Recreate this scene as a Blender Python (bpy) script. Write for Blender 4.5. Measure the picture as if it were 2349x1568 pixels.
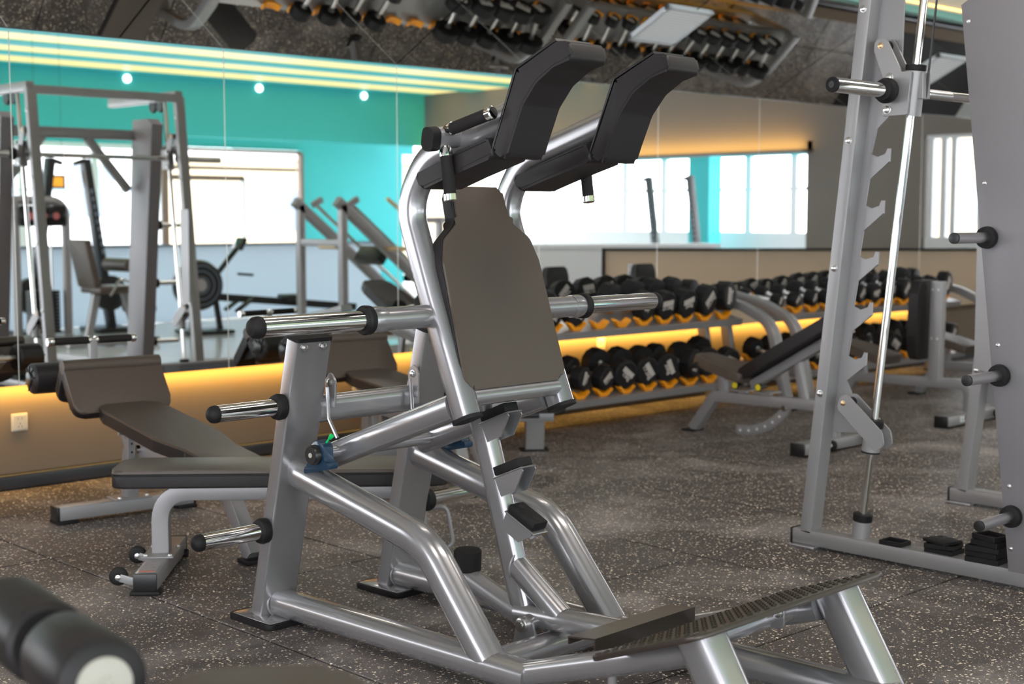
import bpy, bmesh, math, random
from mathutils import Vector, Matrix
random.seed(7)
PI = math.pi
R = math.radians
S = bpy.context.scene
COL = S.collection
for o in list(bpy.data.objects):
    bpy.data.objects.remove(o)

# ------------------------------------------------------------------ camera, world, light, exposure
S.view_settings.view_transform = 'Standard'
S.view_settings.look = 'None'
S.view_settings.gamma = 1.0
S.view_settings.use_curve_mapping = False
S.view_settings.exposure = 0.22

cam_d = bpy.data.cameras.new('camera')
cam = bpy.data.objects.new('camera', cam_d)
COL.objects.link(cam)
S.camera = cam
cam_d.sensor_width = 36.0
cam_d.lens = 50.0
cam_d.clip_start = 0.05
cam.location = (0, 0, 1.25)
YAW = 46.3
PITCH = math.degrees(math.atan2(289, 3262.5))
cam.rotation_euler = (R(90 - PITCH), 0, R(YAW - 90))
cam_d.dof.use_dof = True
cam_d.dof.focus_distance = 4.0
cam_d.dof.aperture_fstop = 3.4

W = bpy.data.worlds.new('sky')
S.world = W
W.use_nodes = True
bg = W.node_tree.nodes['Background']
bg.inputs[0].default_value = (0.93, 0.95, 1.0, 1)
bg.inputs[1].default_value = 6.5


def area(name, loc, rot, sx, sy, power, col=(1, 1, 1), spread=180):
    l = bpy.data.lights.new(name, 'AREA')
    l.shape = 'RECTANGLE'
    l.size, l.size_y = sx, sy
    l.energy = power
    l.color = col
    l.spread = R(spread)
    o = bpy.data.objects.new(name, l)
    o.location = loc
    o.rotation_euler = rot
    COL.objects.link(o)
    return o


AMBER = (1.0, 0.56, 0.10)
# amber strip tucked behind the lower edge of the wall mirrors, shining down the wall
area('amber_strip_light', (5.0, 6.222, 0.470), (R(38), 0, 0), 11.2, 0.02, 38, AMBER)
# fill lights added under the ceiling to get enough light in the hall
for lx, ly in ((1.2, 1.6), (4.4, 1.6), (7.8, 1.8), (4.4, 4.0), (8.4, 4.0), (10.4, 4.4), (11.5, 1.5)):
    area('ceiling_lamp_light', (lx, ly, 3.66), (0, 0, 0), 1.5, 0.5, 30, (1.0, 0.92, 0.82))
area('ceiling_lamp_light', (10.6, 4.6, 3.66), (R(12), 0, 0), 1.5, 0.5, 45, (1.0, 0.92, 0.82))  # extra fill light added to brighten the beige partition
# warm strip on the bulkhead ledge
area('bulkhead_strip_light', (15.17, -1.9, 2.10), (R(180), R(35), 0), 0.04, 7.4, 30, (1.0, 0.55, 0.12))
area('soffit_strip_light', (6.0, -5.80, 2.48), (R(-55), 0, 0), 18.0, 0.05, 22, (0.9, 1.0, 0.35))


# ------------------------------------------------------------------ materials
def mat(name, col, rough=0.5, metal=0.0, coat=0.0, spec=0.5, bump=None, emit=None, estr=0.0, noise=None, aniso=0):
    m = bpy.data.materials.new(name)
    m.use_nodes = True
    nt = m.node_tree
    b = nt.nodes['Principled BSDF']
    b.inputs['Base Color'].default_value = (*col, 1)
    b.inputs['Roughness'].default_value = rough
    b.inputs['Metallic'].default_value = metal
    b.inputs['Coat Weight'].default_value = coat
    b.inputs['Coat Roughness'].default_value = 0.08
    b.inputs['Specular IOR Level'].default_value = spec
    if emit:
        b.inputs['Emission Color'].default_value = (*emit, 1)
        b.inputs['Emission Strength'].default_value = estr
    tc = nt.nodes.new('ShaderNodeTexCoord')
    if bump:
        n = nt.nodes.new('ShaderNodeTexNoise')
        n.inputs['Scale'].default_value = bump[0]
        n.inputs['Detail'].default_value = 3
        nt.links.new(tc.outputs['Object'], n.inputs['Vector'])
        bp = nt.nodes.new('ShaderNodeBump')
        bp.inputs['Strength'].default_value = bump[1]
        bp.inputs['Distance'].default_value = bump[2] if len(bump) > 2 else 0.002
        nt.links.new(n.outputs['Fac'], bp.inputs['Height'])
        nt.links.new(bp.outputs['Normal'], b.inputs['Normal'])
    if noise:
        n = nt.nodes.new('ShaderNodeTexNoise')
        n.inputs['Scale'].default_value = noise[0]
        n.inputs['Detail'].default_value = 5
        nt.links.new(tc.outputs['Object'], n.inputs['Vector'])
        mx = nt.nodes.new('ShaderNodeMix')
        mx.data_type = 'RGBA'
        mx.inputs[6].default_value = (*[c * (1 - noise[1]) for c in col], 1)
        mx.inputs[7].default_value = (*[min(1, c * (1 + noise[1])) for c in col], 1)
        nt.links.new(n.outputs['Fac'], mx.inputs[0])
        nt.links.new(mx.outputs[2], b.inputs['Base Color'])
    return m


M = {}
M['silver'] = mat('silver_powder_coat', (0.35, 0.34, 0.355), 0.25, 0.66, 0.6, noise=(3.0, 0.05))
M['silver_dull'] = mat('silver_satin_paint', (0.31, 0.30, 0.305), 0.42, 0.4, 0.15, noise=(4.0, 0.06))
M['grey_panel'] = mat('grey_sheet_metal', (0.235, 0.22, 0.235), 0.48, 0.3, 0.05, noise=(5.0, 0.06))
M['chrome'] = mat('chrome', (0.74, 0.72, 0.70), 0.10, 1.0)
M['steel'] = mat('brushed_steel', (0.62, 0.61, 0.60), 0.28, 1.0)
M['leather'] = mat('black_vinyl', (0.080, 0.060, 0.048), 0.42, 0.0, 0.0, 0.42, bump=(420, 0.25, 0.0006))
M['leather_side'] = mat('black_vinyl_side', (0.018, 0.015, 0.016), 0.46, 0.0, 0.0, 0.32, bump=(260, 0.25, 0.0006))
M['seam'] = mat('black_thread', (0.008, 0.008, 0.009), 0.7)
M['rubber'] = mat('black_rubber', (0.010, 0.009, 0.010), 0.60, 0, 0, 0.28, bump=(90, 0.2))
M['foam'] = mat('black_foam_grip', (0.014, 0.012, 0.012), 0.8, 0, 0, 0.3, bump=(300, 0.3))
M['plastic'] = mat('black_plastic', (0.012, 0.012, 0.013), 0.32)
M['blue'] = mat('blue_cast_iron_paint', (0.006, 0.034, 0.075), 0.35, 0.1, 0.3, bump=(80, 0.2))
M['green'] = mat('green_plastic', (0.0, 0.55, 0.14), 0.4)
M['orange'] = mat('orange_plastic', (1.0, 0.37, 0.01), 0.42)
M['yellow'] = mat('yellow_plastic', (0.75, 0.60, 0.02), 0.4)
M['white_print'] = mat('white_print', (0.62, 0.56, 0.52), 0.6)
M['ivory'] = mat('ivory_plastic', (0.50, 0.47, 0.41), 0.4)
M['sticker'] = mat('worn_grey_sticker', (0.32, 0.30, 0.31), 0.6, noise=(60, 0.4))
M['sticker_red'] = mat('red_sticker_band', (0.65, 0.12, 0.07), 0.6)
M['sticker_white'] = mat('white_sticker', (0.75, 0.77, 0.78), 0.5)
M['green_print'] = mat('green_print', (0.03, 0.20, 0.14), 0.5)
M['foot_plate'] = mat('bronze_grey_textured_plate', (0.060, 0.046, 0.038), 0.34, 0.5, 0.1, bump=(30, 0.2))
M['wall'] = mat('warm_grey_wall_paint', (0.185, 0.14, 0.10), 0.85, bump=(40, 0.05), noise=(1.5, 0.04))
M['bulk'] = mat('taupe_paint', (0.22, 0.195, 0.175), 0.8, noise=(0.6, 0.08))
M['teal'] = mat('teal_paint', (0.055, 0.56, 0.60), 0.65, noise=(0.5, 0.05))
M['trim_teal'] = mat('pale_teal_trim', (0.30, 0.66, 0.58), 0.5)
M['white'] = mat('white_paint', (0.78, 0.80, 0.82), 0.55)
M['frost'] = mat('frosted_white_panel', (0.72, 0.78, 0.84), 0.35)
M['ceil'] = mat('grey_ceiling_paint', (0.42, 0.41, 0.40), 0.8)
M['cream'] = mat('cream_ceiling', (0.80, 0.72, 0.58), 0.7)
M['mirror'] = mat('mirror_silver', (0.90, 0.915, 0.905), 0.0, 1.0)
M['mirror_edge'] = mat('polished_glass_edge', (0.72, 0.70, 0.66), 0.25, 0.3)
M['base'] = mat('slate_skirting', (0.030, 0.034, 0.042), 0.30, 0, 0.2)
M['joint'] = mat('dark_subfloor', (0.012, 0.012, 0.012), 0.9)
M['epoxy'] = mat('pale_gloss_floor', (0.60, 0.63, 0.66), 0.16, noise=(2, 0.1))
M['beige_panel'] = mat('beige_partition_panel', (0.80, 0.70, 0.59), 0.6)
M['brown_frame'] = mat('brown_door_frame', (0.20, 0.13, 0.10), 0.5)
M['sign'] = mat('lit_orange_sign', (0.9, 0.45, 0.05), 0.4, emit=(1.0, 0.42, 0.04), estr=0.75)
M['led_amber'] = mat('amber_led_diffuser', (1, 0.8, 0.4), 0.4, emit=(1.0, 0.62, 0.15), estr=2.5)
M['led_cream'] = mat('cream_cove_diffuser', (0.08, 0.07, 0.05), 0.4, emit=(1.0, 0.82, 0.33), estr=1.02)
M['led_panel'] = mat('soft_lamp_diffuser', (0.5, 0.5, 0.5), 0.5, emit=(1.0, 0.93, 0.84), estr=0.35)  # added soft glow, for the grille backing and the fill housings
M['led_white'] = mat('white_lamp_diffuser', (1, 1, 1), 0.4, emit=(1.0, 0.96, 0.9), estr=3.0)
M['exterior'] = mat('pale_exterior_cladding', (0.75, 0.74, 0.74), 0.8)
M['exterior_tan'] = mat('tan_exterior_cladding', (0.62, 0.50, 0.34), 0.8)
M['ext_ground'] = mat('pale_paving', (0.7, 0.7, 0.7), 0.9)
M['display'] = mat('dark_display', (0.01, 0.01, 0.012), 0.2)
M['pink'] = mat('pink_print', (0.5, 0.14, 0.14), 0.5)
M['gold'] = mat('brass_toned_steel', (0.70, 0.50, 0.28), 0.3, 1.0)
M['blue_grey'] = mat('blue_grey_panel', (0.20, 0.25, 0.31), 0.5)
M['cable'] = mat('black_cable', (0.01, 0.01, 0.01), 0.4)

for _k, _c, _f in (('frost', (0.78, 0.86, 0.95, 1), 0.6), ('beige_panel', (0.85, 0.72, 0.58, 1), 0.5)):
    _nt = M[_k].node_tree
    _tr = _nt.nodes.new('ShaderNodeBsdfTranslucent')
    _tr.inputs[0].default_value = _c
    _ms = _nt.nodes.new('ShaderNodeMixShader')
    _ms.inputs[0].default_value = _f
    _nt.links.new(_nt.nodes['Principled BSDF'].outputs[0], _ms.inputs[1])
    _nt.links.new(_tr.outputs[0], _ms.inputs[2])
    _nt.links.new(_ms.outputs[0], _nt.nodes['Material Output'].inputs[0])

# rubber mat with light flecks, scuffs and dust
mt = bpy.data.materials.new('flecked_rubber_mat')
mt.use_nodes = True
nt = mt.node_tree
b = nt.nodes['Principled BSDF']
geo = nt.nodes.new('ShaderNodeNewGeometry')


def N(t, **k):
    n = nt.nodes.new(t)
    for a, v in k.items():
        setattr(n, a, v)
    return n


def mth(op, a, c=None, cl=False):
    n = N('ShaderNodeMath', operation=op)
    n.use_clamp = cl
    for i, x in enumerate((a, c)):
        if x is None:
            continue
        if isinstance(x, (int, float)):
            n.inputs[i].default_value = x
        else:
            nt.links.new(x, n.inputs[i])
    return n.outputs[0]


def flecks(scale, r, keep):
    v = N('ShaderNodeTexVoronoi')
    v.inputs['Scale'].default_value = scale
    nz = N('ShaderNodeTexNoise')
    nz.inputs['Scale'].default_value = scale * 1.6
    nt.links.new(geo.outputs['Position'], nz.inputs['Vector'])
    nt.links.new(geo.outputs['Position'], v.inputs['Vector'])
    sep = N('ShaderNodeSeparateColor')
    nt.links.new(v.outputs['Color'], sep.inputs[0])
    d = mth('ADD', v.outputs['Distance'], mth('MULTIPLY', mth('SUBTRACT', nz.outputs['Fac'], 0.5), 0.45))
    rr = mth('MULTIPLY', sep.outputs[1], r)
    a = mth('LESS_THAN', d, rr)
    k = mth('LESS_THAN', sep.outputs[0], keep)
    return mth('MULTIPLY', a, k)


f1 = flecks(100, 0.48, 0.46)
f2 = flecks(230, 0.40, 0.26)
fl = mth('MAXIMUM', f1, f2)
dust = N('ShaderNodeTexNoise')
dust.inputs['Scale'].default_value = 1.7
dust.inputs['Detail'].default_value = 6
dust.inputs['Roughness'].default_value = 0.62
dust.inputs['Distortion'].default_value = 0.8
nt.links.new(geo.outputs['Position'], dust.inputs['Vector'])
rmp = N('ShaderNodeMapRange')
rmp.inputs[1].default_value = 0.47
rmp.inputs[2].default_value = 0.78
rmp.inputs[3].default_value = 0.0
rmp.inputs[4].default_value = 1.0
nt.links.new(dust.outputs['Fac'], rmp.inputs[0])
mx = N('ShaderNodeMix', data_type='RGBA')
mx.inputs[6].default_value = (0.078, 0.064, 0.062, 1)
mx.inputs[7].default_value = (0.34, 0.30, 0.295, 1)
nt.links.new(rmp.outputs[0], mx.inputs[0])
mx2 = N('ShaderNodeMix', data_type='RGBA')
mx2.inputs[7].default_value = (0.95, 0.82, 0.68, 1)
nt.links.new(mx.outputs[2], mx2.inputs[6])
nt.links.new(fl, mx2.inputs[0])
nt.links.new(mx2.outputs[2], b.inputs['Base Color'])
b.inputs['Roughness'].default_value = 0.52
b.inputs['Specular IOR Level'].default_value = 0.45
bp = N('ShaderNodeBump')
bp.inputs['Strength'].default_value = 0.35
bp.inputs['Distance'].default_value = 0.002
nb = N('ShaderNodeTexNoise')
nb.inputs['Scale'].default_value = 120
nt.links.new(geo.outputs['Position'], nb.inputs['Vector'])
nt.links.new(nb.outputs['Fac'], bp.inputs['Height'])
nt.links.new(bp.outputs['Normal'], b.inputs['Normal'])
M['mat'] = mt


# ------------------------------------------------------------------ geometry helpers
def V(*a):
    return Vector(a)


def fillet(pts, r, n=6):
    """polyline with rounded corners; r scalar or list per inner vertex"""
    pts = [Vector(p) for p in pts]
    out = [pts[0]]
    for i in range(1, len(pts) - 1):
        rr = r[i - 1] if isinstance(r, (list, tuple)) else r
        a, c, d = pts[i - 1], pts[i], pts[i + 1]
        u, w = (a - c), (d - c)
        lu, lw = u.length, w.length
        u.normalize()
        w.normalize()
        ang = u.angle(w)
        if ang > PI - 0.02 or rr <= 0:
            out.append(c)
            continue
        t = min(rr / math.tan(ang / 2), lu * 0.49, lw * 0.49)
        p0, p1 = c + u * t, c + w * t
        for k in range(n + 1):
            s = k / n
            out.append((1 - s) ** 2 * p0 + 2 * s * (1 - s) * c + s * s * p1)
    out.append(pts[-1])
    return out


def rpoly(pts, r, n=4):
    """closed 2D polygon with rounded corners"""
    P = [Vector((p[0], p[1], 0)) for p in pts]
    m = len(P)
    out = []
    for i in range(m):
        rr = r[i] if isinstance(r, (list, tuple)) else r
        a, c, d = P[i - 1], P[i], P[(i + 1) % m]
        u, w = a - c, d - c
        lu, lw = u.length, w.length
        u.normalize()
        w.normalize()
        ang = u.angle(w)
        if rr <= 0 or ang > PI - 0.02:
            out.append((c.x, c.y))
            continue
        t = min(rr / math.tan(ang / 2), lu * 0.49, lw * 0.49)
        p0, p1 = c + u * t, c + w * t
        for k in range(n + 1):
            s = k / n
            q = (1 - s) ** 2 * p0 + 2 * s * (1 - s) * c + s * s * p1
            out.append((q.x, q.y))
    return out


def ring_profile(rx, ry, n=16):
    return [(rx * math.cos(2 * PI * k / n), ry * math.sin(2 * PI * k / n)) for k in range(n)]


def track_profile(rx, ry, n=4):
    r = min(rx, ry) * 0.98
    return rpoly([(-rx, -ry), (rx, -ry), (rx, ry), (-rx, ry)], r, n)


def rect_profile(w, h, r=0.005, n=2):
    return rpoly([(-w / 2, -h / 2), (w / 2, -h / 2), (w / 2, h / 2), (-w / 2, h / 2)], r, n)


class MB:
    def __init__(s):
        s.bm = bmesh.new()

    def sweep(s, pts, prof, side=None, cap=True, scale=None):
        pts = [Vector(p) for p in pts]
        n = len(pts)
        tang = []
        for i in range(n):
            if i == 0:
                t = pts[1] - pts[0]
            elif i == n - 1:
                t = pts[-1] - pts[-2]
            else:
                t = (pts[i] - pts[i - 1]).normalized() + (pts[i + 1] - pts[i]).normalized()
            tang.append(t.normalized())
        if side is None:
            z = Vector((0, 0, 1))
            sd = z.cross(tang[0]) if abs(tang[0].z) < 0.98 else Vector((1, 0, 0))
            sd.normalize()
        else:
            sd = Vector(side).normalized()
        rings = []
        for i in range(n):
            t = tang[i]
            sd = (sd - t * sd.dot(t)).normalized()
            up = t.cross(sd)
            k = 1.0 if scale is None else scale[i]
            # miter compensation
            rings.append([s.bm.verts.new(pts[i] + sd * (p[0] * k) + up * (p[1] * k)) for p in prof])
        m = len(prof)
        for i in range(n - 1):
            for j in range(m):
                a, b2 = rings[i][j], rings[i][(j + 1) % m]
                c, d = rings[i + 1][(j + 1) % m], rings[i + 1][j]
                s.bm.faces.new((a, b2, c, d))
        if cap:
            s.bm.faces.new(list(reversed(rings[0])))
            s.bm.faces.new(rings[-1])
        return s

    def tube(s, pts, r, n=14, ry=None, side=None, cap=True):
        return s.sweep(pts, ring_profile(r, ry or r, n), side, cap)

    def cyl(s, a, b2, r, n=16):
        return s.tube([a, b2], r, n)

    def bar(s, a, b2, w, h, side=None, r=0.006):
        return s.sweep([a, b2], rect_profile(w, h, r), side)

    def box(s, c, size, rot=None, bev=0.0, seg=2):
        g = bmesh.ops.create_cube(s.bm, size=1.0)
        mtx = Matrix.Translation(Vector(c)) @ (rot.to_4x4() if rot else Matrix.Identity(4)) @ Matrix.Diagonal((*size, 1))
        bmesh.ops.transform(s.bm, matrix=mtx, verts=g['verts'])
        if bev > 0:
            es = list({e for v in g['verts'] for e in v.link_edges})
            bmesh.ops.bevel(s.bm, geom=es, offset=bev, segments=seg, affect='EDGES', profile=0.5)
        return s

    def prism(s, poly, o, ux, uy, t, bev=0.0, seg=3, both=True):
        """poly in (ux,uy) plane at o, extruded t along ux x uy"""
        o, ux, uy = Vector(o), Vector(ux).normalized(), Vector(uy).normalized()
        nrm = ux.cross(uy).normalized()
        a = [s.bm.verts.new(o + ux * p[0] + uy * p[1]) for p in poly]
        c = [s.bm.verts.new(o + ux * p[0] + uy * p[1] + nrm * t) for p in poly]
        m = len(poly)
        area2 = sum(poly[i][0] * poly[(i + 1) % m][1] - poly[(i + 1) % m][0] * poly[i][1] for i in range(m))
        fl = area2 < 0
        fa = s.bm.faces.new(a if fl else list(reversed(a)))
        fc = s.bm.faces.new(list(reversed(c)) if fl else c)
        for j in range(m):
            q = (a[j], a[(j + 1) % m], c[(j + 1) % m], c[j])
            s.bm.faces.new(tuple(reversed(q)) if fl else q)
        if bev > 0:
            es = list(fc.edges)
            if both:
                es += list(fa.edges)
            bmesh.ops.bevel(s.bm, geom=es, offset=bev, segments=seg, affect='EDGES', profile=0.5)
        return s

    def lathe(s, prof, o, ax, n=20):
        """prof list of (distance along axis, radius)"""
        o, ax = Vector(o), Vector(ax).normalized()
        sd = ax.orthogonal().normalized()
        up = ax.cross(sd)
        rings = []
        for (d, r) in prof:
            rings.append([s.bm.verts.new(o + ax * d + (sd * math.cos(2 * PI * k / n) + up * math.sin(2 * PI * k / n)) * max(r, 1e-4)) for k in range(n)])
        for i in range(len(rings) - 1):
            for j in range(n):
                s.bm.faces.new((rings[i][j], rings[i][(j + 1) % n], rings[i + 1][(j + 1) % n], rings[i + 1][j]))
        s.bm.faces.new(list(reversed(rings[0])))
        s.bm.faces.new(rings[-1])
        return s

    def build(s, name, material, parent=None, smooth=35, loc=None):
        me = bpy.data.meshes.new(name)
        bmesh.ops.recalc_face_normals(s.bm, faces=s.bm.faces)
        s.bm.to_mesh(me)
        s.bm.free()
        for p in me.polygons:
            p.use_smooth = True
        me.set_sharp_from_angle(angle=R(smooth))
        me.materials.append(M[material] if isinstance(material, str) else material)
        o = bpy.data.objects.new(name, me)
        COL.objects.link(o)
        if parent is not None:
            o.parent = parent
        if loc is not None:
            o.location = loc
        return o


def tag(o, label=None, cat=None, group=None, kind=None):
    if label:
        o['label'] = label
    if cat:
        o['category'] = cat
    if group:
        o['group'] = group
    if kind:
        o['kind'] = kind
    return o


def thing(name, label, cat, loc=(0, 0, 0), rotz=0.0, group=None):
    o = bpy.data.objects.new(name, None)
    o.empty_display_size = 0.1
    COL.objects.link(o)
    o.location = loc
    o.rotation_euler = (0, 0, R(rotz))
    return tag(o, label, cat, group)


def struct(name, mb, material, smooth=35):
    o = mb.build(name, material, None, smooth)
    o['kind'] = 'structure'
    return o


def kids(o):
    return [c for c in COL.objects if c.parent == o]


def dup(o, loc=None, rotz=None, label=None, parent=None, tree=None):
    c = o.copy()
    COL.objects.link(c)
    if parent is not None:
        c.parent = parent
    if loc is not None:
        c.location = loc
    if rotz is not None:
        c.rotation_euler = (0, 0, R(rotz))
    if label:
        c['label'] = label
    for ch in (tree[o] if tree else kids(o)):
        dup(ch, parent=c, tree=tree)
    return c


def tree_of(o):
    t = {}

    def rec(x):
        t[x] = kids(x)
        for k in t[x]:
            rec(k)
    rec(o)
    return t


def bolt(p, ax, r, name='bolt', parent=None, material='steel', h=None):
    h = h or r * 0.8
    mb = MB()
    mb.lathe([(0, r * 1.25), (h * 0.25, r * 1.25), (h * 0.3, r), (h * 0.8, r * 0.95), (h, r * 0.6)], p, ax, 8)
    return mb.build(name, material, parent)


def pad(mb, poly, o, ux, uy, t, bev=0.014):
    mb.prism(poly, o, ux, uy, t, bev, 4)


# ------------------------------------------------------------------ the setting
WALL = 6.2
# subfloor, rubber mats and the pale gloss floor behind the camera
fl_o = struct('floor', MB().box((6.0, -0.5, -0.045), (24.0, 16.0, 0.05)), 'joint')
TX, TY = 0.872, 0.81
tile_meshes = []
for k in range(3):
    q = MB().box((0, 0, -0.0095), (TX - 0.008, TY - 0.008, 0.019), None, 0.003, 1)
    t0 = q.build('floor_tile', 'mat', fl_o)
    tile_meshes.append(t0.data)
    bpy.data.objects.remove(t0)
ix = 0
x0 = 2.32 - 5 * TX
for i in range(17):
    for j in range(6):
        cx = x0 + (i + 0.5) * TX
        cy = 1.63 + (j + 0.5) * TY
        if cx > 14.0:
            continue
        o = bpy.data.objects.new('floor_tile', tile_meshes[0])
        COL.objects.link(o)
        o.parent = fl_o
        o.location = (cx, cy, 0.0)
        ix += 1
ep = MB().box((6.0, -3.44, -0.010), (24.0, 10.12, 0.020)).build('gloss_floor', 'epoxy', fl_o)

wb = struct('wall_back', MB().box((4.3, WALL + 0.115, 1.9), (22.6, 0.1, 3.8)), 'wall')
# mirrors on the wall
PW = 1.11
for k in range(13):
    xa = 1.712 + PW * (k - 3)
    if xa > 12.3:
        continue
    m = MB().box((xa + PW / 2, WALL + 0.003, 1.282), (PW - 0.005, 0.006, 1.602))
    o = m.build('mirror_panel', 'mirror', wb)
for k in range(13):
    xa = 1.712 + PW * (k - 3)
    m = MB().box((xa, WALL + 0.0045, 1.282), (0.0045, 0.006, 1.602))
    m.build('mirror_joint', 'mirror_edge', wb)
MB().box((4.3, WALL + 0.034, 1.30), (20.0, 0.050, 1.60)).build('mirror_backing', 'joint', wb)
# sloped mirrored panels above
TH = R(27)
dv = Vector((0, -math.cos(TH), math.sin(TH)))
L27 = 1.145
nrm = Vector((0, -math.sin(TH), -math.cos(TH)))
SP = 1.68
slope = struct('ceiling_slope', MB().prism([(-4, 0), (14, 0), (14, L27), (-4, L27)], V(0, WALL, 2.083) - nrm * 0.008, (1, 0, 0), dv, -0.03), 'joint')
for k in range(-1, 8):
    xa = 0.0 + SP * k
    m = MB()
    m.prism([(xa + 0.005, 0), (xa + SP - 0.005, 0), (xa + SP - 0.005, L27), (xa + 0.005, L27)], V(0, WALL, 2.083), (1, 0, 0), dv, -0.006)
    m.build('mirror_panel', 'mirror', slope)
MB().sweep([(-4, WALL - 0.002, 2.086), (12.5, WALL - 0.002, 2.086)], rect_profile(0.008, 0.008, 0.002)).build('edge_trim', 'base', slope)

# skirting with rounded top
struct('baseboard_back', MB().sweep([(-3, WALL + 0.04, 0.037), (15.2, WALL + 0.04, 0.037)], rect_profile(0.045, 0.074, 0.018, 3)), 'base')

# teal lip, cream lit strip and grey ceiling
struct('trim_1', MB().box((5, 5.14, 2.62), (20, 0.09, 0.05), None, 0.006), 'trim_teal')
st = struct('ceiling_strip', MB().box((5, 4.55, 2.86), (20, 1.3, 0.06)), 'cream')
MB().box((5, 5.10, 2.74), (20, 0.03, 0.20)).build('cove_upstand', 'cream', st)
MB().box((5, 5.085, 2.66), (20, 0.02, 0.012)).build('led_strip', 'led_amber', st)
ceil_o = struct('ceiling', MB().box((6, -0.9, 3.80), (24, 12, 0.06)), 'ceil')
struct('trim_2', MB().box((5, 3.9, 3.33), (20, 0.06, 0.98)), 'ceil')
# linear air vent in the cream strip
av = thing('air_vent', 'long dark linear air vent with slats in the lit cream ceiling strip', 'vent', (8.0, 4.84, 2.83))
MB().box((0, 0, -0.006), (1.5, 0.20, 0.012)).build('frame', 'joint', av)
for k in range(5):
    MB().box((0, -0.085 + k * 0.042, -0.015), (1.46, 0.012, 0.014)).build('slat', 'cream', av)

# grilles set into the sloped mirrors
for gi, (gx, gs) in enumerate(((6.46, 0.49), (9.62, 0.42))):
    lab = ['white louvred lamp set in the sloped mirror above the squat machine shoulder pads', 'white louvred lamp in the sloped mirror behind the guide rod'][gi]
    p0 = V(gx, WALL, 2.083) + dv * gs
    g = thing('louvred_lamp', lab, 'lamp', p0, 0, None)
    W_, H_ = 0.42, 0.36
    for (a, c, w, h) in ((0, 0, W_, 0.035), (0, H_ - 0.035, W_, 0.035), (0, 0.0, 0.03, H_), (W_ - 0.03, 0, 0.03, H_)):
        q = MB()
        q.prism([(a, c), (a + w, c), (a + w, c + h), (a, c + h)], nrm * 0.0, (1, 0, 0), dv, 0.014, 0.002, 1)
        q.build('frame', 'white', g)
    for k in range(12):
        q = MB()
        yy = 0.04 + k * 0.0235
        q.prism([(0.03, yy), (W_ - 0.03, yy), (W_ - 0.03, yy + 0.014), (0.03, yy + 0.014)], nrm * 0.004, (1, 0, 0), dv, 0.006)
        q.build('slat', 'white', g)
    q = MB()
    q.prism([(0.03, 0.03), (W_ - 0.03, 0.03), (W_ - 0.03, H_ - 0.03), (0.03, H_ - 0.03)], nrm * 0.0005, (1, 0, 0), dv, 0.002)
    q.build('diffuser', 'led_panel', g)  # softly glowing sheet added behind the slats to brighten the grille

# wall sockets
for sx, sz, lab in ((2.845, 0.305, 'ivory wall socket plate low on the wall by the left sit-up bench'),
                    (4.80, 0.315, 'ivory wall socket plate seen under the second knee cushion'),
                    (6.78, 0.42, 'ivory wall socket plate behind the lower dumbbells'),):
    s_ = thing('wall_socket', lab, 'socket', (sx, WALL + 0.065, sz))
    MB().box((0, -0.005, 0), (0.078, 0.010, 0.082), None, 0.003).build('plate', 'ivory', s_)
    MB().box((0, -0.0105, 0), (0.062, 0.003, 0.066), None, 0.001, 1).build('socket_face', 'ivory', s_)
    for hx, hz, ry in ((-0.009, 0.018, 0), (0.009, 0.018, 0), (0, -0.006, 0), (-0.008, -0.02, 0.5), (0.008, -0.02, -0.5)):
        MB().box((hx, -0.0122, hz), (0.0022, 0.001, 0.008), Matrix.Rotation(ry, 3, 'Y')).build('slot', 'plastic', s_)

# ---- the rest of the hall, seen in the mirrors
SY = -6.7
ws = struct('wall_front', MB().box((6.4, SY - 0.06, 3.05), (19.0, 0.12, 1.5)), 'teal')
MB().box((14.6, SY - 0.06, 1.15), (2.1, 0.12, 2.3)).build('wall_section', 'teal', ws)
MB().box((6.0, SY - 0.02, 0.2), (15, 0.10, 0.4)).build('sill_wall', 'white', ws)
struct('trim_3', MB().box((5.6, -5.62, 2.80), (19.2, 0.08, 0.84)), 'teal')
# window frames on the front wall
win = struct('window_1', MB().box((5.0, SY, 2.26), (12.2, 0.08, 0.07)).box((5.0, SY, 0.43), (12.2, 0.08, 0.07)), 'white')
for wx in (-2.4, -0.9, 0.6, 1.9, 3.2, 4.4, 5.55, 6.6, 7.7, 8.8, 9.9, 11.0):
    MB().box((wx, SY, 1.35), (0.10, 0.10, 1.85)).build('mullion', 'white', win)
MB().box((5.0, SY, 1.62), (12.2, 0.05, 0.04)).build('transom', 'frost', win)
dr = struct('door_1', MB().box((11.02, SY + 0.03, 1.12), (0.10, 0.10, 2.24)).box((13.5, SY + 0.03, 1.12), (0.05, 0.10, 2.24)).box((12.2, SY + 0.03, 1.98), (2.4, 0.10, 0.05)).box((12.2, SY + 0.03, 2.26), (2.6, 0.10, 0.05)), 'brown_frame')
MB().box((11.75, SY + 0.03, 1.83), (1.3, 0.08, 0.08)).build('door_leaf_rail', 'brown_frame', dr)
MB().box((12.4, SY + 0.03, 0.95), (0.06, 0.08, 1.8)).build('door_leaf_stile', 'white', dr)
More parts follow.
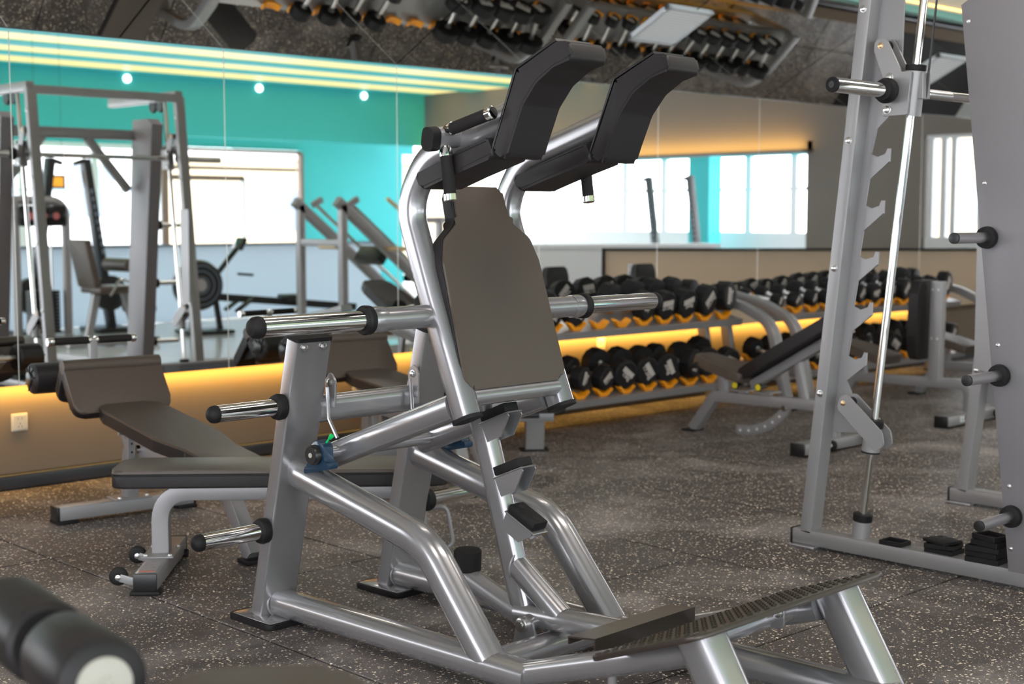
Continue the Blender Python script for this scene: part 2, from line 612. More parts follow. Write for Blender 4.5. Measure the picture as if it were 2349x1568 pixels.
# cream coves of the stepped ceiling with teal lips between
cv = struct('ceiling_cove', MB().box((6, -3.6, 3.42), (18.6, 4.4, 0.04)), 'teal')
for y0_, y1_, xe in ((-5.35, -4.62, 15.2), (-4.2, -3.6, 16.2), (-3.15, -2.5, 17.6), (-2.1, -1.8, 19.5)):
    MB().box(((xe - 4) / 2, (y0_ + y1_) / 2, 3.23), (xe + 4, y1_ - y0_, 0.02)).build('cove_light', 'led_cream', cv)
for y0_, y1_, xe in ((-5.6, -5.35, 15.2), (-4.62, -4.2, 15.4), (-3.6, -3.15, 16.4), (-2.5, -2.1, 17.8), (-1.8, -1.4, 19.6)):
    MB().box(((xe - 4) / 2, (y0_ + y1_) / 2, 3.226), (xe + 4, y1_ - y0_, 0.036)).build('cove_lip', 'teal', cv)
for k, lx in enumerate((9.85, 12.0, 13.95)):
    d_ = thing('downlight', 'round white downlight reflected %s above the teal soffit' % ['left', 'centre', 'right'][k], 'lamp', (lx, -5.575, 3.13))
    MB().lathe([(0, 0.055), (0.02, 0.055)], (0, 0, 0), (0, 1, 0), 16).build('lamp_face', 'led_white', d_)
# bulkhead, grey wall and glazing at the far right end
bk = struct('wall_right', MB().box((15.36, -1.9, 2.93), (0.12, 7.6, 1.75)).box((15.36, 2.65, 1.1), (0.12, 1.66, 2.2)).box((15.36, 4.15, 3.0), (0.12, 4.5, 1.6)), 'bulk')
MB().box((15.20, -1.9, 2.07), (0.22, 7.6, 0.03)).build('light_ledge', 'bulk', bk)
w2 = struct('window_2', MB().box((15.36, 4.75, 2.22), (0.10, 2.5, 0.12)).box((15.36, 4.75, 0.5), (0.10, 2.5, 1.0)), 'white')
for wy in (3.55, 3.72, 3.85, 4.35, 4.9, 5.4, 6.0):
    MB().box((15.36, wy, 1.6), (0.08, 0.07, 1.3)).build('mullion', 'white', w2)
w3 = struct('window_3', MB().box((18.0, -2.4, 0.5), (0.1, 8.6, 1.0)).box((18.0, -2.4, 2.5), (0.1, 8.6, 0.6)), 'white')
for wy in [-6.2 + 0.85 * k for k in range(10)]:
    MB().box((18.0, wy, 1.6), (0.08, 0.12, 1.3)).build('mullion', 'white', w3)
MB().box((18.0, -2.4, 1.66), (0.05, 8.6, 0.05)).build('transom', 'white', w3)
struct('trim_4', MB().box((17.4, -1.5, 1.1), (0.30, 0.40, 2.2)), 'teal')
struct('trim_5', MB().box((17.9, -2.4, 2.22), (0.1, 8.6, 0.12)), 'teal')

# glazed left side of the hall, behind and left of the camera
wl = struct('wall_left', MB().box((-6.05, -0.25, 3.15), (0.1, 13.0, 1.3)).box((-6.05, -0.25, 0.15), (0.1, 13.0, 0.3)), 'white')
w4 = struct('window_4', MB().box((-6.05, -0.25, 2.47), (0.09, 13.0, 0.06)).box((-6.05, -0.25, 0.33), (0.09, 13.0, 0.06)), 'white')
for k in range(9):
    MB().box((-6.05, -6.4 + 1.55 * k, 1.4), (0.09, 0.09, 2.1)).build('mullion', 'white', w4)

# made-up housings for the added fill lights (the area lights sit just under their diffusers)
for k, (lx, ly) in enumerate(((1.2, 1.6), (4.4, 1.6), (7.8, 1.8), (4.4, 4.0), (8.4, 4.0), (10.5, 4.5), (11.5, 1.5))):
    lh_ = MB().box((lx, ly, 3.735), (1.56, 0.56, 0.07), None, 0.006).build('lamp_housing', 'white', ceil_o)
    MB().box((lx, ly, 3.698), (1.5, 0.5, 0.006)).build('lamp_diffuser', 'led_panel', lh_)

# pale partitions
pw = thing('white_partition', 'low white partition panel behind the rowing machine in the mirror', 'partition', (8.6, -2.5, 0))
MB().box((0, 0, 0.45), (6.4, 0.06, 0.88)).build('panel', 'frost', pw)
MB().box((0, 0, 0.905), (6.44, 0.08, 0.03)).build('cap_rail', 'blue_grey', pw)
pa, pb = V(10.69, 2.56, 0), V(13.6, 5.33, 0)
bp_ = thing('beige_partition', 'beige half-height partition with black top rail, reflected above the dumbbells', 'partition', (pa + pb) / 2, math.degrees(math.atan2(pb.y - pa.y, pb.x - pa.x)))
lp = (pb - pa).length
MB().box((0, 0, 0.46), (lp, 0.06, 0.88)).build('panel', 'beige_panel', bp_)
MB().box((0, 0, 0.91), (lp + 0.03, 0.08, 0.025)).build('top_rail', 'joint', bp_)
MB().box((-lp / 2, 0, 0.46), (0.03, 0.08, 0.92)).build('end_rail', 'joint', bp_)
cn = thing('reception_counter', 'white counter with blue grey front panel, reflected left of the beige partition', 'counter', (13.8, -0.2, 0), 30)
MB().box((0, 0, 0.42), (2.8, 0.5, 0.84)).build('counter_body', 'white', cn)
MB().box((0.2, -0.26, 0.62), (1.9, 0.03, 0.40)).build('front_panel', 'blue_grey', cn)
MB().box((0, 0, 0.86), (2.9, 0.56, 0.05)).build('counter_top', 'white', cn)

# pale buildings and paving outside
struct('ground_outside', MB().box((8, -14, -0.25), (60, 14, 0.1)).box((30, 0, -0.25), (20, 30, 0.1)), 'ext_ground')
for k, (bx, by, w_, h_, m_) in enumerate(((2, -22, 9, 3.2, 'exterior'), (14, -24, 10, 3.8, 'exterior'), (24, -20, 8, 2.9, 'exterior_tan'), (33, -6, 6, 3.4, 'exterior_tan'))):
    bd = thing('outbuilding', ['pale low building outside the left windows', 'pale building outside beyond the door', 'tan building outside beyond the corner', 'tan building outside the end windows'][k], 'building', (bx, by, -0.2))
    MB().box((0, 0, h_ / 2), (w_, 4, h_)).build('wall', m_, bd)
    MB().box((0, 0, h_ + 0.1), (w_ + 0.6, 4.6, 0.25)).build('roof', 'exterior', bd)
    for q in range(4):
        MB().box((-w_ / 2 + w_ * (q + 0.5) / 4, 2.02, h_ * 0.55), (w_ / 8, 0.06, h_ * 0.35)).build('window', 'blue_grey', bd)


# ------------------------------------------------------------------ squat machine (hero)
def P(u, v, z):
    return V(u, -v, z)


sq = thing('squat_machine', 'silver squat machine with black back pad and two bent shoulder pads, centre foreground', 'squat machine', (2.725, 3.662, 0), 2.0)
YN = V(0, -1, 0)


def plane_poly(pts):
    """(v,z) outline -> prism drawn in local YZ plane"""
    return [(-p[0], p[1]) for p in pts]


def yzprism(mb, pts, u0, t, bev=0.0, seg=3):
    # ux = +Y, uy=+Z  -> normal = +X
    mb.prism([(-p[0], p[1]) for p in pts], V(u0, 0, 0), (0, 1, 0), (0, 0, 1), t, bev, seg)
    return mb


POSTV = lambda z: 0.235 * z + 0.002
for sgn in (-1, 1):
    uc = 0.255 * sgn
    # foot plate, rubber shoe
    MB().box(P(uc, 0.0, 0.0125), (0.19, 0.20, 0.016), None, 0.006).build('foot_plate', 'silver', sq)
    fp = MB()
    fp.prism(rpoly([(-0.105, -0.11), (0.105, -0.11), (0.105, 0.11), (-0.105, 0.11)], 0.025), P(uc, 0, 0.0), (1, 0, 0), (0, 1, 0), 0.018, 0.003, 2)
    fp.build('rubber_shoe', 'rubber', sq)
    # post : flat box leaning back
    a, c = P(uc, POSTV(0.02) - 0.022, 0.02), P(uc, POSTV(0.885) - 0.022, 0.885)
    MB().sweep([a, c], rect_profile(0.13, 0.052, 0.006, 3), (1, 0, 0)).build('post', 'silver', sq)
    d = (c - a).normalized()
    MB().sweep([c, c + d * 0.012], rect_profile(0.134, 0.060, 0.010, 3), (1, 0, 0)).build('post_cap', 'rubber', sq)
    for du in (-0.035, 0.035):
        bolt(P(uc + du, POSTV(0.865) + 0.006, 0.862), P(0, 1, -0.2), 0.010, 'bolt', sq)
    # weight horns
    for hz in (0.685, 0.297):
        hv = POSTV(hz) - 0.022
        u0 = uc + sgn * 0.065
        h = MB()
        h.lathe([(0, 0.030), (0.004, 0.038), (0.018, 0.040), (0.030, 0.036), (0.034, 0.028)], P(u0, hv, hz), (sgn, 0, 0), 24)
        hb = h.build('horn_collar', 'rubber', sq)
        h = MB()
        h.lathe([(0.0, 0.025), (0.215, 0.025)], P(u0 + sgn * 0.02, hv, hz), (sgn, 0, 0), 28)
        ho = h.build('weight_horn', 'chrome', sq)
        MB().lathe([(0, 0.0255), (0.008, 0.0262), (0.018, 0.024), (0.026, 0.017), (0.029, 0.006)], P(u0 + sgn * 0.233, hv, hz), (sgn, 0, 0), 24).build('end_cap', 'rubber', ho)
    # base rail
    rail = [P(uc * 0.98, 0.02, 0.055), P(uc * 0.98, 1.10, 0.062)]
    if sgn > 0:
        rail = [P(uc * 0.98, 0.02, 0.055), P(uc * 0.98, 1.35, 0.060), P(uc * 1.02, 1.95, 0.060)]
    MB().sweep(rail, track_profile(0.045, 0.040, 5), (1, 0, 0)).build('base_rail', 'silver', sq)
    # arch from post down to the rail
    arch = [P(uc * 0.98, 0.085, 0.485), P(uc * 0.98, 0.70, 0.350), P(uc * 0.98, 0.955, 0.055)]
    MB().sweep(fillet(arch, 0.22, 14), track_profile(0.043, 0.046, 5), (1, 0, 0)).build('arch_tube', 'silver', sq)
    # weld beads
    w_ = MB()
    w_.tube([P(uc * 0.98 + 0.05 * math.cos(t), 0.102 + 0.03 * 0 + 0.0, 0.478 + 0.055 * math.sin(t)) for t in [PI * 2 * k / 20 for k in range(21)]], 0.004, 6)
    w_.build('weld', 'silver_dull', sq)
    w_ = MB()
    w_.tube([P(uc * 0.98 + 0.05 * math.cos(t), 0.022, 0.056 + 0.044 * math.sin(t)) for t in [PI * 2 * k / 20 for k in range(21)]], 0.004, 6)
    w_.build('weld', 'silver_dull', sq)
    # pillow block bearing
    bv, bz = 0.262, 0.548
    br = MB()
    sl = math.atan2(0.345 - 0.485, 0.70 - 0.085)
    poly = rpoly([(-0.060, -0.048), (0.060, -0.048), (0.060, -0.030), (0.040, -0.024), (0.036, 0.028), (0.0, 0.050), (-0.036, 0.028), (-0.040, -0.024), (-0.060, -0.030)], [0.004, 0.004, 0.004, 0.01, 0.02, 0.03, 0.02, 0.01, 0.004], 4)
    yzprism(br, [(bv - (-p[0]) * math.cos(sl) * 1 + p[1] * 0.0 * 0, bz + p[1] + 0.22 * p[0] * 1.0) for p in poly], 0.275 * sgn - 0.018, 0.036, 0.003, 2)
    bo = br.build('bearing_block', 'blue', sq)
    MB().lathe([(0, 0.030), (0.016, 0.030), (0.022, 0.026)], P(0.275 * sgn + 0.016 * sgn, bv, bz + 0.003), (sgn, 0, 0), 22).build('bearing_cap', 'plastic', bo)
    MB().lathe([(0, 0.008), (0.003, 0.007)], P(0.275 * sgn + 0.037 * sgn, bv, bz + 0.003), (sgn, 0, 0), 12).build('centre_dot', 'ivory', bo)
    MB().tube([P(0.275 * sgn, bv + 0.028, bz + 0.040), P(0.275 * sgn, bv + 0.048, bz + 0.060)], 0.003, 8).lathe([(0, 0.006), (0.012, 0.008), (0.014, 0.004)], P(0.275 * sgn, bv + 0.045, bz + 0.055), P(0, 0.7, 0.7), 8).build('grease_cap', 'green', bo)
    # swing arm
    ua = 0.185 * sgn
    arm = [P(ua, bv - 0.055, 0.530), P(ua, 0.745, 0.728)]
    MB().sweep(arm, track_profile(0.034, 0.038, 5), (1, 0, 0)).build('swing_arm', 'silver', sq)
    # lever (upper frame)
    ul = 0.190 * sgn
    lev = [P(ul, 0.797, 0.704), P(ul, 0.664, 1.020), P(ul, 0.562, 1.280), P(ul, 0.650, 1.410), P(ul, 1.01, 1.522)]
    lp_ = fillet(lev, [0.8, 0.16, 0.16], 12)
    MB().sweep(lp_, track_profile(0.031, 0.040, 5), (1, 0, 0)).build('lever_tube', 'silver', sq)
    dd = (lp_[0] - lp_[1]).normalized()
    MB().sweep([lp_[0] - dd * 0.001, lp_[0] + dd * 0.010], track_profile(0.032, 0.046, 5), (1, 0, 0)).build('end_cap', 'rubber', sq)
    # sleeve for plates
    sv, szz = 0.615, 0.975
    MB().lathe([(0, 0.032), (0.22, 0.032)], P(0.205 * sgn, sv + 0.05, szz), (sgn, 0, 0), 24).build('sleeve_tube', 'silver', sq)
    MB().lathe([(0, 0.034), (0.012, 0.035), (0.038, 0.035), (0.045, 0.033)], P(0.375 * sgn, sv + 0.05, szz), (sgn, 0, 0), 24).build('sleeve_ring', 'silver', sq)
    MB().lathe([(0, 0.034), (0.004, 0.039), (0.020, 0.040), (0.026, 0.036)], P(0.420 * sgn, sv + 0.05, szz), (sgn, 0, 0), 24).build('sleeve_collar', 'rubber', sq)
    so = MB().lathe([(0, 0.0265), (0.335, 0.0265)], P(0.440 * sgn, sv + 0.05, szz), (sgn, 0, 0), 28).build('plate_sleeve', 'chrome', sq)
    MB().lathe([(0, 0.027), (0.008, 0.0285), (0.020, 0.027), (0.030, 0.020), (0.034, 0.008)], P(0.772 * sgn, sv + 0.05, szz), (sgn, 0, 0), 24).build('end_cap', 'rubber', so)
    # shoulder pad
    sp_ = [(0.975, 1.398), (1.045, 1.378), (1.075, 1.51), (1.135, 1.585), (1.330, 1.628), (1.315, 1.672), (1.195, 1.678), (1.060, 1.615)]
    side = [(0.966, 1.416), (1.052, 1.614), (1.186, 1.674), (1.222, 1.672), (1.236, 1.628), (1.175, 1.612), (1.118, 1.578), (1.072, 1.525), (1.036, 1.445), (1.012, 1.386)]
    mb = MB()
    yzprism(mb, rpoly([( p[0], p[1]) for p in side], [0.008, 0.012, 0.02, 0.012, 0.012, 0.03, 0.05, 0.05, 0.05, 0.02], 4), ul - 0.068, 0.136, 0.012, 4)
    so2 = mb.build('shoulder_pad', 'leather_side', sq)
    mb = MB()
    bpth = [P(ul, 0.958, 1.420), P(ul, 1.042, 1.619), P(ul, 1.18, 1.679)]
    mb.sweep(fillet(bpth, 0.015, 4), rect_profile(0.13, 0.007, 0.002), (1, 0, 0))
    mb.build('pad_plate', 'plastic', so2)
    for ss in (-1, 1):
        seam = [P(ul + ss * 0.0665, v_, z_) for v_, z_ in ((1.006, 1.395), (1.030, 1.450), (1.070, 1.535), (1.116, 1.586), (1.175, 1.619), (1.228, 1.635))]
        MB().tube(fillet(seam, 0.05, 4), 0.0022, 6).build('seam', 'seam', so2)
    # lower neck pad
    low = [(0.665, 1.362), (0.945, 1.452), (0.972, 1.400), (0.800, 1.352), (0.690, 1.318)]
    mb = MB()
    yzprism(mb, rpoly(low, [0.01, 0.006, 0.02, 0.05, 0.02], 4), ul - 0.068, 0.136, 0.010, 4)
    lo2 = mb.build('neck_pad', 'leather_side', sq)
    for ss in (-1, 1):
        MB().tube([P(ul + ss * 0.0665, 0.700, 1.330), P(ul + ss * 0.0665, 0.80, 1.360), P(ul + ss * 0.0665, 0.958, 1.410)], 0.0020, 6).build('seam', 'seam', lo2)
    # handles: stub with oval cap, one grip hanging down and one lying along the lever
    hu = 0.275 * sgn
    MB().sweep([P(0.215 * sgn, 0.79, 1.462), P(0.298 * sgn, 0.79, 1.452)], track_profile(0.021, 0.030, 4), (0, 1, 0.25)).build('handle_stub', 'silver_dull', sq)
    MB().sweep([P(0.296 * sgn, 0.79, 1.452), P(0.325 * sgn, 0.79, 1.449)], track_profile(0.0225, 0.032, 4), (0, 1, 0.25)).build('stub_cap', 'rubber', sq)
    for (p0, p1, nm) in ((P(hu, 0.806, 1.432), P(hu, 0.826, 1.288), 'grip'), (P(hu, 0.810, 1.472), P(hu, 0.985, 1.512), 'grip')):
        d = p1 - p0
        ln = d.length
        g = MB().lathe([(0.022, 0.0135), (0.026, 0.0165), (ln - 0.020, 0.0165), (ln - 0.016, 0.0145)], p0, d, 18).build(nm, 'foam', sq)
        MB().lathe([(0.0, 0.014), (0.012, 0.0175), (0.026, 0.0175), (0.027, 0.014)], p0, d, 18).build('ferrule', 'chrome', g)
        MB().lathe([(ln - 0.020, 0.0145), (ln - 0.019, 0.0180), (ln - 0.003, 0.0180), (ln, 0.0150)], p0, d, 18).build('end_ferrule', 'chrome', g)

# axle between the swing arms and cross tubes
MB().cyl(P(-0.30, 0.262, 0.551), P(0.30, 0.262, 0.551), 0.020, 20).build('axle', 'silver', sq)
MB().cyl(P(-0.17, 0.79, 0.757), P(0.17, 0.79, 0.757), 0.026, 24).build('lever_crossbar', 'silver', sq)
MB().sweep([P(-0.20, 0.140, 0.665), P(0.20, 0.140, 0.665)], track_profile(0.030, 0.042, 5), (0, 1, 0)).build('rear_crossbar', 'silver', sq)
for sgn in (-1, 1):
    lug = MB()
    u_ = 0.168 * sgn
    pts = rpoly([(-0.020, -0.05), (0.020, -0.05), (0.024, 0.030), (0.0, 0.062), (-0.024, 0.030)], [0, 0, 0.02, 0.03, 0.02], 5)
    lug.prism([(p[0], p[1]) for p in pts], P(u_, 0.175, 0.722), (0, 1, 0), (0, 0, 1), 0.007, 0.001, 1)
    lg = lug.build('lug', 'silver', sq)
    bolt(P(u_, 0.175, 0.747), (-1, 0, 0), 0.010, 'bolt', lg)
    hk = MB()
    hk.tube([P(u_ - 0.02, 0.185, 0.735), P(u_ - 0.022, 0.195, 0.64), P(u_ - 0.018, 0.23, 0.585)], 0.006, 8).build('hook', 'silver', lg)
# spine with stops
spn = [P(0, 0.650, 0.700), P(0, 0.742, 0.430), P(0, 0.835, 0.120)]
MB().sweep(spn, track_profile(0.026, 0.040, 4), (1, 0, 0)).build('spine_tube', 'silver', sq)
MB().sweep([P(0, 0.805, 0.262), P(0, 0.975, 0.145)], track_profile(0.032, 0.034, 4), (1, 0, 0)).build('spine_brace', 'silver', sq)
MB().sweep([P(0, 0.815, 0.128), P(0, 1.20, 0.150)], track_profile(0.034, 0.033, 4), (1, 0, 0)).build('spine_base', 'silver', sq)
w_ = MB()
w_.tube([P(0.034 * math.cos(t), 0.806 + 0.02 * math.sin(t) * 0.4, 0.262 + 0.042 * math.sin(t)) for t in [PI * 2 * k / 18 for k in range(19)]], 0.0035, 6)
w_.build('weld', 'silver_dull', sq)
# tilting rubber stops: top two face up, third tilted towards the viewer
for (v0, z0, tilt, holes) in ((0.735, 0.682, -22, False), (0.790, 0.532, -22, False), (0.838, 0.396, 24, True)):
    rot = Matrix.Rotation(R(tilt), 3, 'X')
    c = P(0.0, v0, z0)
    br = MB()
    for su in (-1, 1):
        br.prism([(-0.055, 0.0), (0.055, 0.0), (0.060, -0.014), (0.006, -0.060), (-0.050, -0.060)] if tilt < 0 else [(-0.055, 0.0), (0.055, 0.0), (0.055, -0.012), (0.02, -0.055), (-0.055, -0.055)],
                 c + V(su * 0.026 - 0.002, 0, 0), rot @ V(0, -1, 0), rot @ V(0, 0, 1), -0.005)
    br.box(c + rot @ V(0, 0, -0.003), (0.060, 0.125, 0.005), rot, 0.002, 1)
    bo = br.build('stop_bracket', 'silver', sq)
    blk = MB().box(c + rot @ V(0, 0.000, 0.014), (0.056, 0.105, 0.026), rot, 0.003, 2).build('rubber_stop', 'rubber', bo)
    if holes:
        for hy in (-0.032, 0.032):
            MB().lathe([(0, 0.0085), (0.0006, 0.0085)], c + rot @ V(0, hy, 0.0272), rot @ V(0, 0, 1), 14).build('hole', 'joint', bo)
    bolt(c + rot @ V(0.027, -0.052, -0.012), rot @ V(1, 0, 0), 0.006, 'bolt', bo, 'gold')
# calf bumper arm with round pad
bm_ = MB().sweep([P(0, 0.585, 0.198), P(0, 0.83, 0.120)], track_profile(0.030, 0.033, 4), (1, 0, 0)).build('bumper_arm', 'silver', sq)
MB().lathe([(0, 0.038), (0.004, 0.040), (0.058, 0.0415), (0.064, 0.036), (0.066, 0.02)], P(0, 0.600, 0.212), (0, 0, 1), 28).build('round_bumper', 'foam', sq)
# lower crossbar with pivot lugs
MB().sweep([P(-0.24, 0.945, 0.062), P(0.24, 0.945, 0.062)], track_profile(0.040, 0.036, 4), (0, 1, 0)).build('pivot_crossbar', 'silver', sq)
MB().cyl(P(-0.055, 0.885, 0.118), P(0.085, 0.885, 0.118), 0.026, 20).build('pivot_tube', 'silver', sq)
for u_ in (-0.062, 0.088):
    lg = MB()
    pts = rpoly([(-0.055, -0.062), (0.045, -0.062), (0.030, 0.010), (0.0, 0.030), (-0.030, 0.010)], [0, 0, 0.02, 0.03, 0.02], 5)
    lg.prism(pts, P(u_, 0.890, 0.118), (0, 1, 0), (0, 0, 1), 0.008, 0.001, 1)
    lo_ = lg.build('pivot_lug', 'silver', sq)
    if u_ < 0:
        MB().lathe([(0, 0.021), (0.010, 0.021), (0.012, 0.018), (0.012, 0.011), (0.016, 0.010), (0.016, 0.004)], P(u_, 0.886, 0.120), (-1, 0, 0), 20).build('pivot_bolt', 'steel', lo_)
for u_ in (-0.175, 0.16):
    lg = MB()
    lg.prism(rpoly([(-0.03, -0.03), (0.03, -0.03), (0.03, 0.02), (-0.03, 0.02)], 0.02, 5), P(u_, 1.005, 0.055), (0, 1, 0), (0, 0, 1), 0.008, 0.001, 1)
    lg.build('rear_lug', 'silver', sq)
# rising tubes to the platform legs
for sgn in (-1, 1):
    MB().sweep([P(0.25 * sgn, 1.075, 0.066), P(0.262 * sgn, 1.630, 0.250)], track_profile(0.034, 0.034, 5), (1, 0, 0)).build('rising_tube', 'silver', sq)
    MB().sweep([P(0.285 * sgn, 1.660, 0.300), P(0.285 * sgn, 1.84, 0.0)], track_profile(0.046, 0.058, 6), (1, 0, 0)).build('platform_leg', 'silver', sq)
MB().cyl(P(-0.28, 1.56, 0.238), P(0.28, 1.56, 0.238), 0.028, 20).build('platform_crossbar', 'silver', sq)
lg = MB()
lg.prism(rpoly([(-0.03, -0.035), (0.03, -0.035), (0.03, 0.03), (-0.03, 0.03)], 0.02, 5), P(0.12, 1.585, 0.25), (0, 1, 0), (0, 0, 1), 0.01, 0.001, 1)
lo_ = lg.build('crossbar_lug', 'silver', sq)
bolt(P(0.118, 1.60, 0.258), (-1, 0, 0), 0.011, 'bolt', lo_)
MB().cyl(P(-0.24, 1.36, 0.0), P(-0.24, 1.36, 0.15), 0.013, 14).build('levelling_post', 'silver', sq)
MB().lathe([(0, 0.026), (0.012, 0.026), (0.02, 0.018)], P(-0.24, 1.36, 0.0), (0, 0, 1), 18).build('levelling_foot', 'rubber', sq)
# foot platform: sloping plate with a bent-up tread field
pl = MB()
a0, a1 = P(0, 1.42, 0.222), P(0, 1.745, 0.345)
dirv = (a1 - a0).normalized()
lpz = (a1 - a0).length
pl.prism(rpoly([(-0.40, 0), (0.40, 0), (0.40, lpz), (-0.40, lpz)], [0.03, 0.03, 0.05, 0.05], 5), a0, (1, 0, 0), dirv, 0.014, 0.004, 2)
plo = pl.build('foot_platform', 'foot_plate', sq)
tr = MB()
nup = V(1, 0, 0).cross(dirv)
if nup.z < 0:
    nup = -nup
for r_ in range(23):
    for c_ in range(46):
        if (r_ + c_) % 2:
            continue
        q = a0 + dirv * (0.018 + r_ * 0.0138) + V(-0.382 + c_ * 0.0170, 0, 0) + nup * 0.0015
        ang = 0.7 if (c_ % 4 < 2) else -0.7
        sx = V(math.cos(ang), 0, 0) + dirv * math.sin(ang)
        sy = nup.cross(sx).normalized()
        tr.prism([(-0.007, -0.0018), (0.007, -0.0018), (0.005, 0.0018), (-0.005, 0.0018)], q - nup * 0.0015, sx, sy, 0.0035)
to_ = tr.build('tread_pattern', 'foot_plate', plo, 10)
to_['kind'] = 'stuff'
# heel stop: C channel lying across
ch = MB()
cprof = [(0.0, -0.020), (0.0, 0.0), (0.092, 0.012), (0.092, -0.028), (0.088, -0.028), (0.088, 0.007), (0.004, -0.004), (0.004, -0.020)]
ch.prism([(p[0], p[1]) for p in cprof], P(-0.225, 1.200, 0.188), (0, -1, 0), (0, 0, 1), -0.41)
ch.build('heel_channel', 'foot_plate', sq)
# back pad
u3 = V(1, 0, 0)
pz0 = P(0, 0.808, 0.779)
w3 = (P(0, 0.643, 1.332) - pz0).normalized()
hh = (P(0, 0.643, 1.332) - pz0).length
zz = lambda z: (z - 0.779) / (1.332 - 0.779) * hh
outl = [(-0.175, 0.0), (0.180, 0.0), (0.200, 0.03), (0.190, zz(1.12)), (0.170, zz(1.185)), (0.102, zz(1.235)), (0.095, hh), (-0.095, hh), (-0.102, zz(1.235)), (-0.170, zz(1.185)), (-0.190, zz(1.12)), (-0.200, 0.03)]
rr_ = [0.03, 0.03, 0.02, 0.05, 0.04, 0.05, 0.02, 0.02, 0.05, 0.04, 0.05, 0.02]
poly = rpoly(outl, rr_, 5)
nf = u3.cross(w3)
if nf.y > 0:
    nf = -nf
side_mb = MB()
side_mb.prism(poly, pz0 - nf * 0.052, u3, w3, 0.046 * (1 if u3.cross(w3).dot(nf) > 0 else -1), 0.006, 2)
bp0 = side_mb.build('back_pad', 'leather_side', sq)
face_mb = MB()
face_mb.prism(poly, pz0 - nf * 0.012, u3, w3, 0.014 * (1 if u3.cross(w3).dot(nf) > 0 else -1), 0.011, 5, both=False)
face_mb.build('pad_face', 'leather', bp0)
loop = [pz0 - nf * 0.0105 + u3 * p[0] + w3 * p[1] for p in poly]
loop = [pz0 - nf * 0.0100 + u3 * (p[0] * 1.004) + w3 * (p[1] + (-0.001 if p[1] < 0.2 else 0.001)) for p in poly]
MB().tube(loop + [loop[0], loop[1]], 0.0028, 6, cap=False).build('piping', 'seam', bp0)
MB().prism([(p[0] * 0.92, p[1] * 0.98 + 0.006) for p in poly], pz0 - nf * 0.060, u3, w3, 0.006 * (1 if u3.cross(w3).dot(nf) > 0 else -1)).build('pad_board', 'plastic', bp0)
MB().sweep([P(-0.2, 0.700, 0.93), P(0.2, 0.700, 0.93)], rect_profile(0.02, 0.03), (0, 0, 1)).build('pad_support', 'silver', sq)
MB().sweep([P(-0.2, 0.60, 1.14), P(0.2, 0.60, 1.14)], rect_profile(0.03, 0.03), (0, 0, 1)).build('pad_support', 'silver', sq)


# ------------------------------------------------------------------ flat bench (front left)
def bench_beam(par, x, y0, y1, z0, h=0.06, w=0.075):
    bmb = MB().box((x, (y0 + y1) / 2, z0 + h / 2), (w, abs(y1 - y0), h), None, 0.004)
    o = bmb.build('foot_beam', 'silver_dull', par)
    for yy, s_ in ((y0, -1), (y1, 1)):
        MB().box((x, yy + s_ * 0.004, z0 + h / 2), (w + 0.003, 0.010, h + 0.003), None, 0.003).build('beam_cap', 'plastic', o)
    return o


FB_ANG = 46.3 - 90 + 3.0
fw_ = V(math.cos(R(YAW)), math.sin(R(YAW)), 0)
rt_ = V(math.sin(R(YAW)), -math.cos(R(YAW)), 0)


def camp(depth, px, z=0.0):
    """ground position at a horizontal distance ahead of the tripod"""
    r_ = (px - 1174.5) / 3262.5 * (depth * math.cos(R(PITCH)) + (1.25 - z) * math.sin(R(PITCH)))
    return fw_ * depth + rt_ * r_ + V(0, 0, z)


fbp = camp(4.93, 655)
fb = thing('flat_bench', 'flat bench with long black pad and curved silver legs, left of squat machine', 'bench', (fbp.x, fbp.y, 0), FB_ANG)
zt = 0.388
HB = 0.575
poly = rpoly([(-HB, -0.135), (HB, -0.135), (HB, 0.135), (-HB, 0.135)], 0.045, 6)
fo = MB()
fo.prism(poly, (0, 0, zt - 0.062), (1, 0, 0), (0, 1, 0), 0.050, 0.008, 3)
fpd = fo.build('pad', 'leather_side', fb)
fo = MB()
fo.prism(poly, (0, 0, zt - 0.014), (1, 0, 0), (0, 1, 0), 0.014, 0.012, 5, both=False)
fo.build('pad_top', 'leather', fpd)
for dz in (0.0135, 0.0185):
    lpp = [V(p[0] * 1.001, p[1] * 1.004, zt - dz) for p in poly]
    MB().tube(lpp + [lpp[0]], 0.0018, 6, cap=False).build('seam', 'seam', fpd)
frame = fillet([V(-0.43, 0, 0.068), V(-0.43, 0, 0.292), V(0.47, 0, 0.292), V(0.47, 0, 0.068)], 0.15, 12)
MB().sweep(frame, rect_profile(0.055, 0.060, 0.006), (0, 1, 0)).build('bench_frame', 'silver_dull', fb)
MB().box((0.36, 0, 0.316), (0.16, 0.06, 0.012)).box((-0.30, 0, 0.320), (0.12, 0.06, 0.008)).build('pad_mount', 'silver_dull', fb)
for sx in (-1, 1.093):
    bo = bench_beam(fb, 0.43 * sx, -0.29, 0.27, 0.012)
    MB().box((0.43 * sx, -0.275, 0.007), (0.10, 0.06, 0.014), None, 0.004).build('rubber_foot', 'rubber', bo)
    MB().cyl(V(0.43 * sx - 0.05, 0.235, 0.016), V(0.43 * sx + 0.05, 0.235, 0.016), 0.015, 14).build('rubber_foot', 'rubber', bo)
    mp = MB().box((0.43 * sx, -0.0, 0.0755), (0.11, 0.17, 0.007), None, 0.002, 1).build('mount_plate', 'silver_dull', bo)
    for bx_ in (-0.042, 0.042):
        for by_ in (-0.07, 0.07):
            bolt((0.43 * sx + bx_, by_, 0.079), (0, 0, 1), 0.009, 'bolt', bo)
MB().box((-0.43, -0.20, 0.0726), (0.055, 0.13, 0.0012)).build('warning_label', 'sticker', fb)
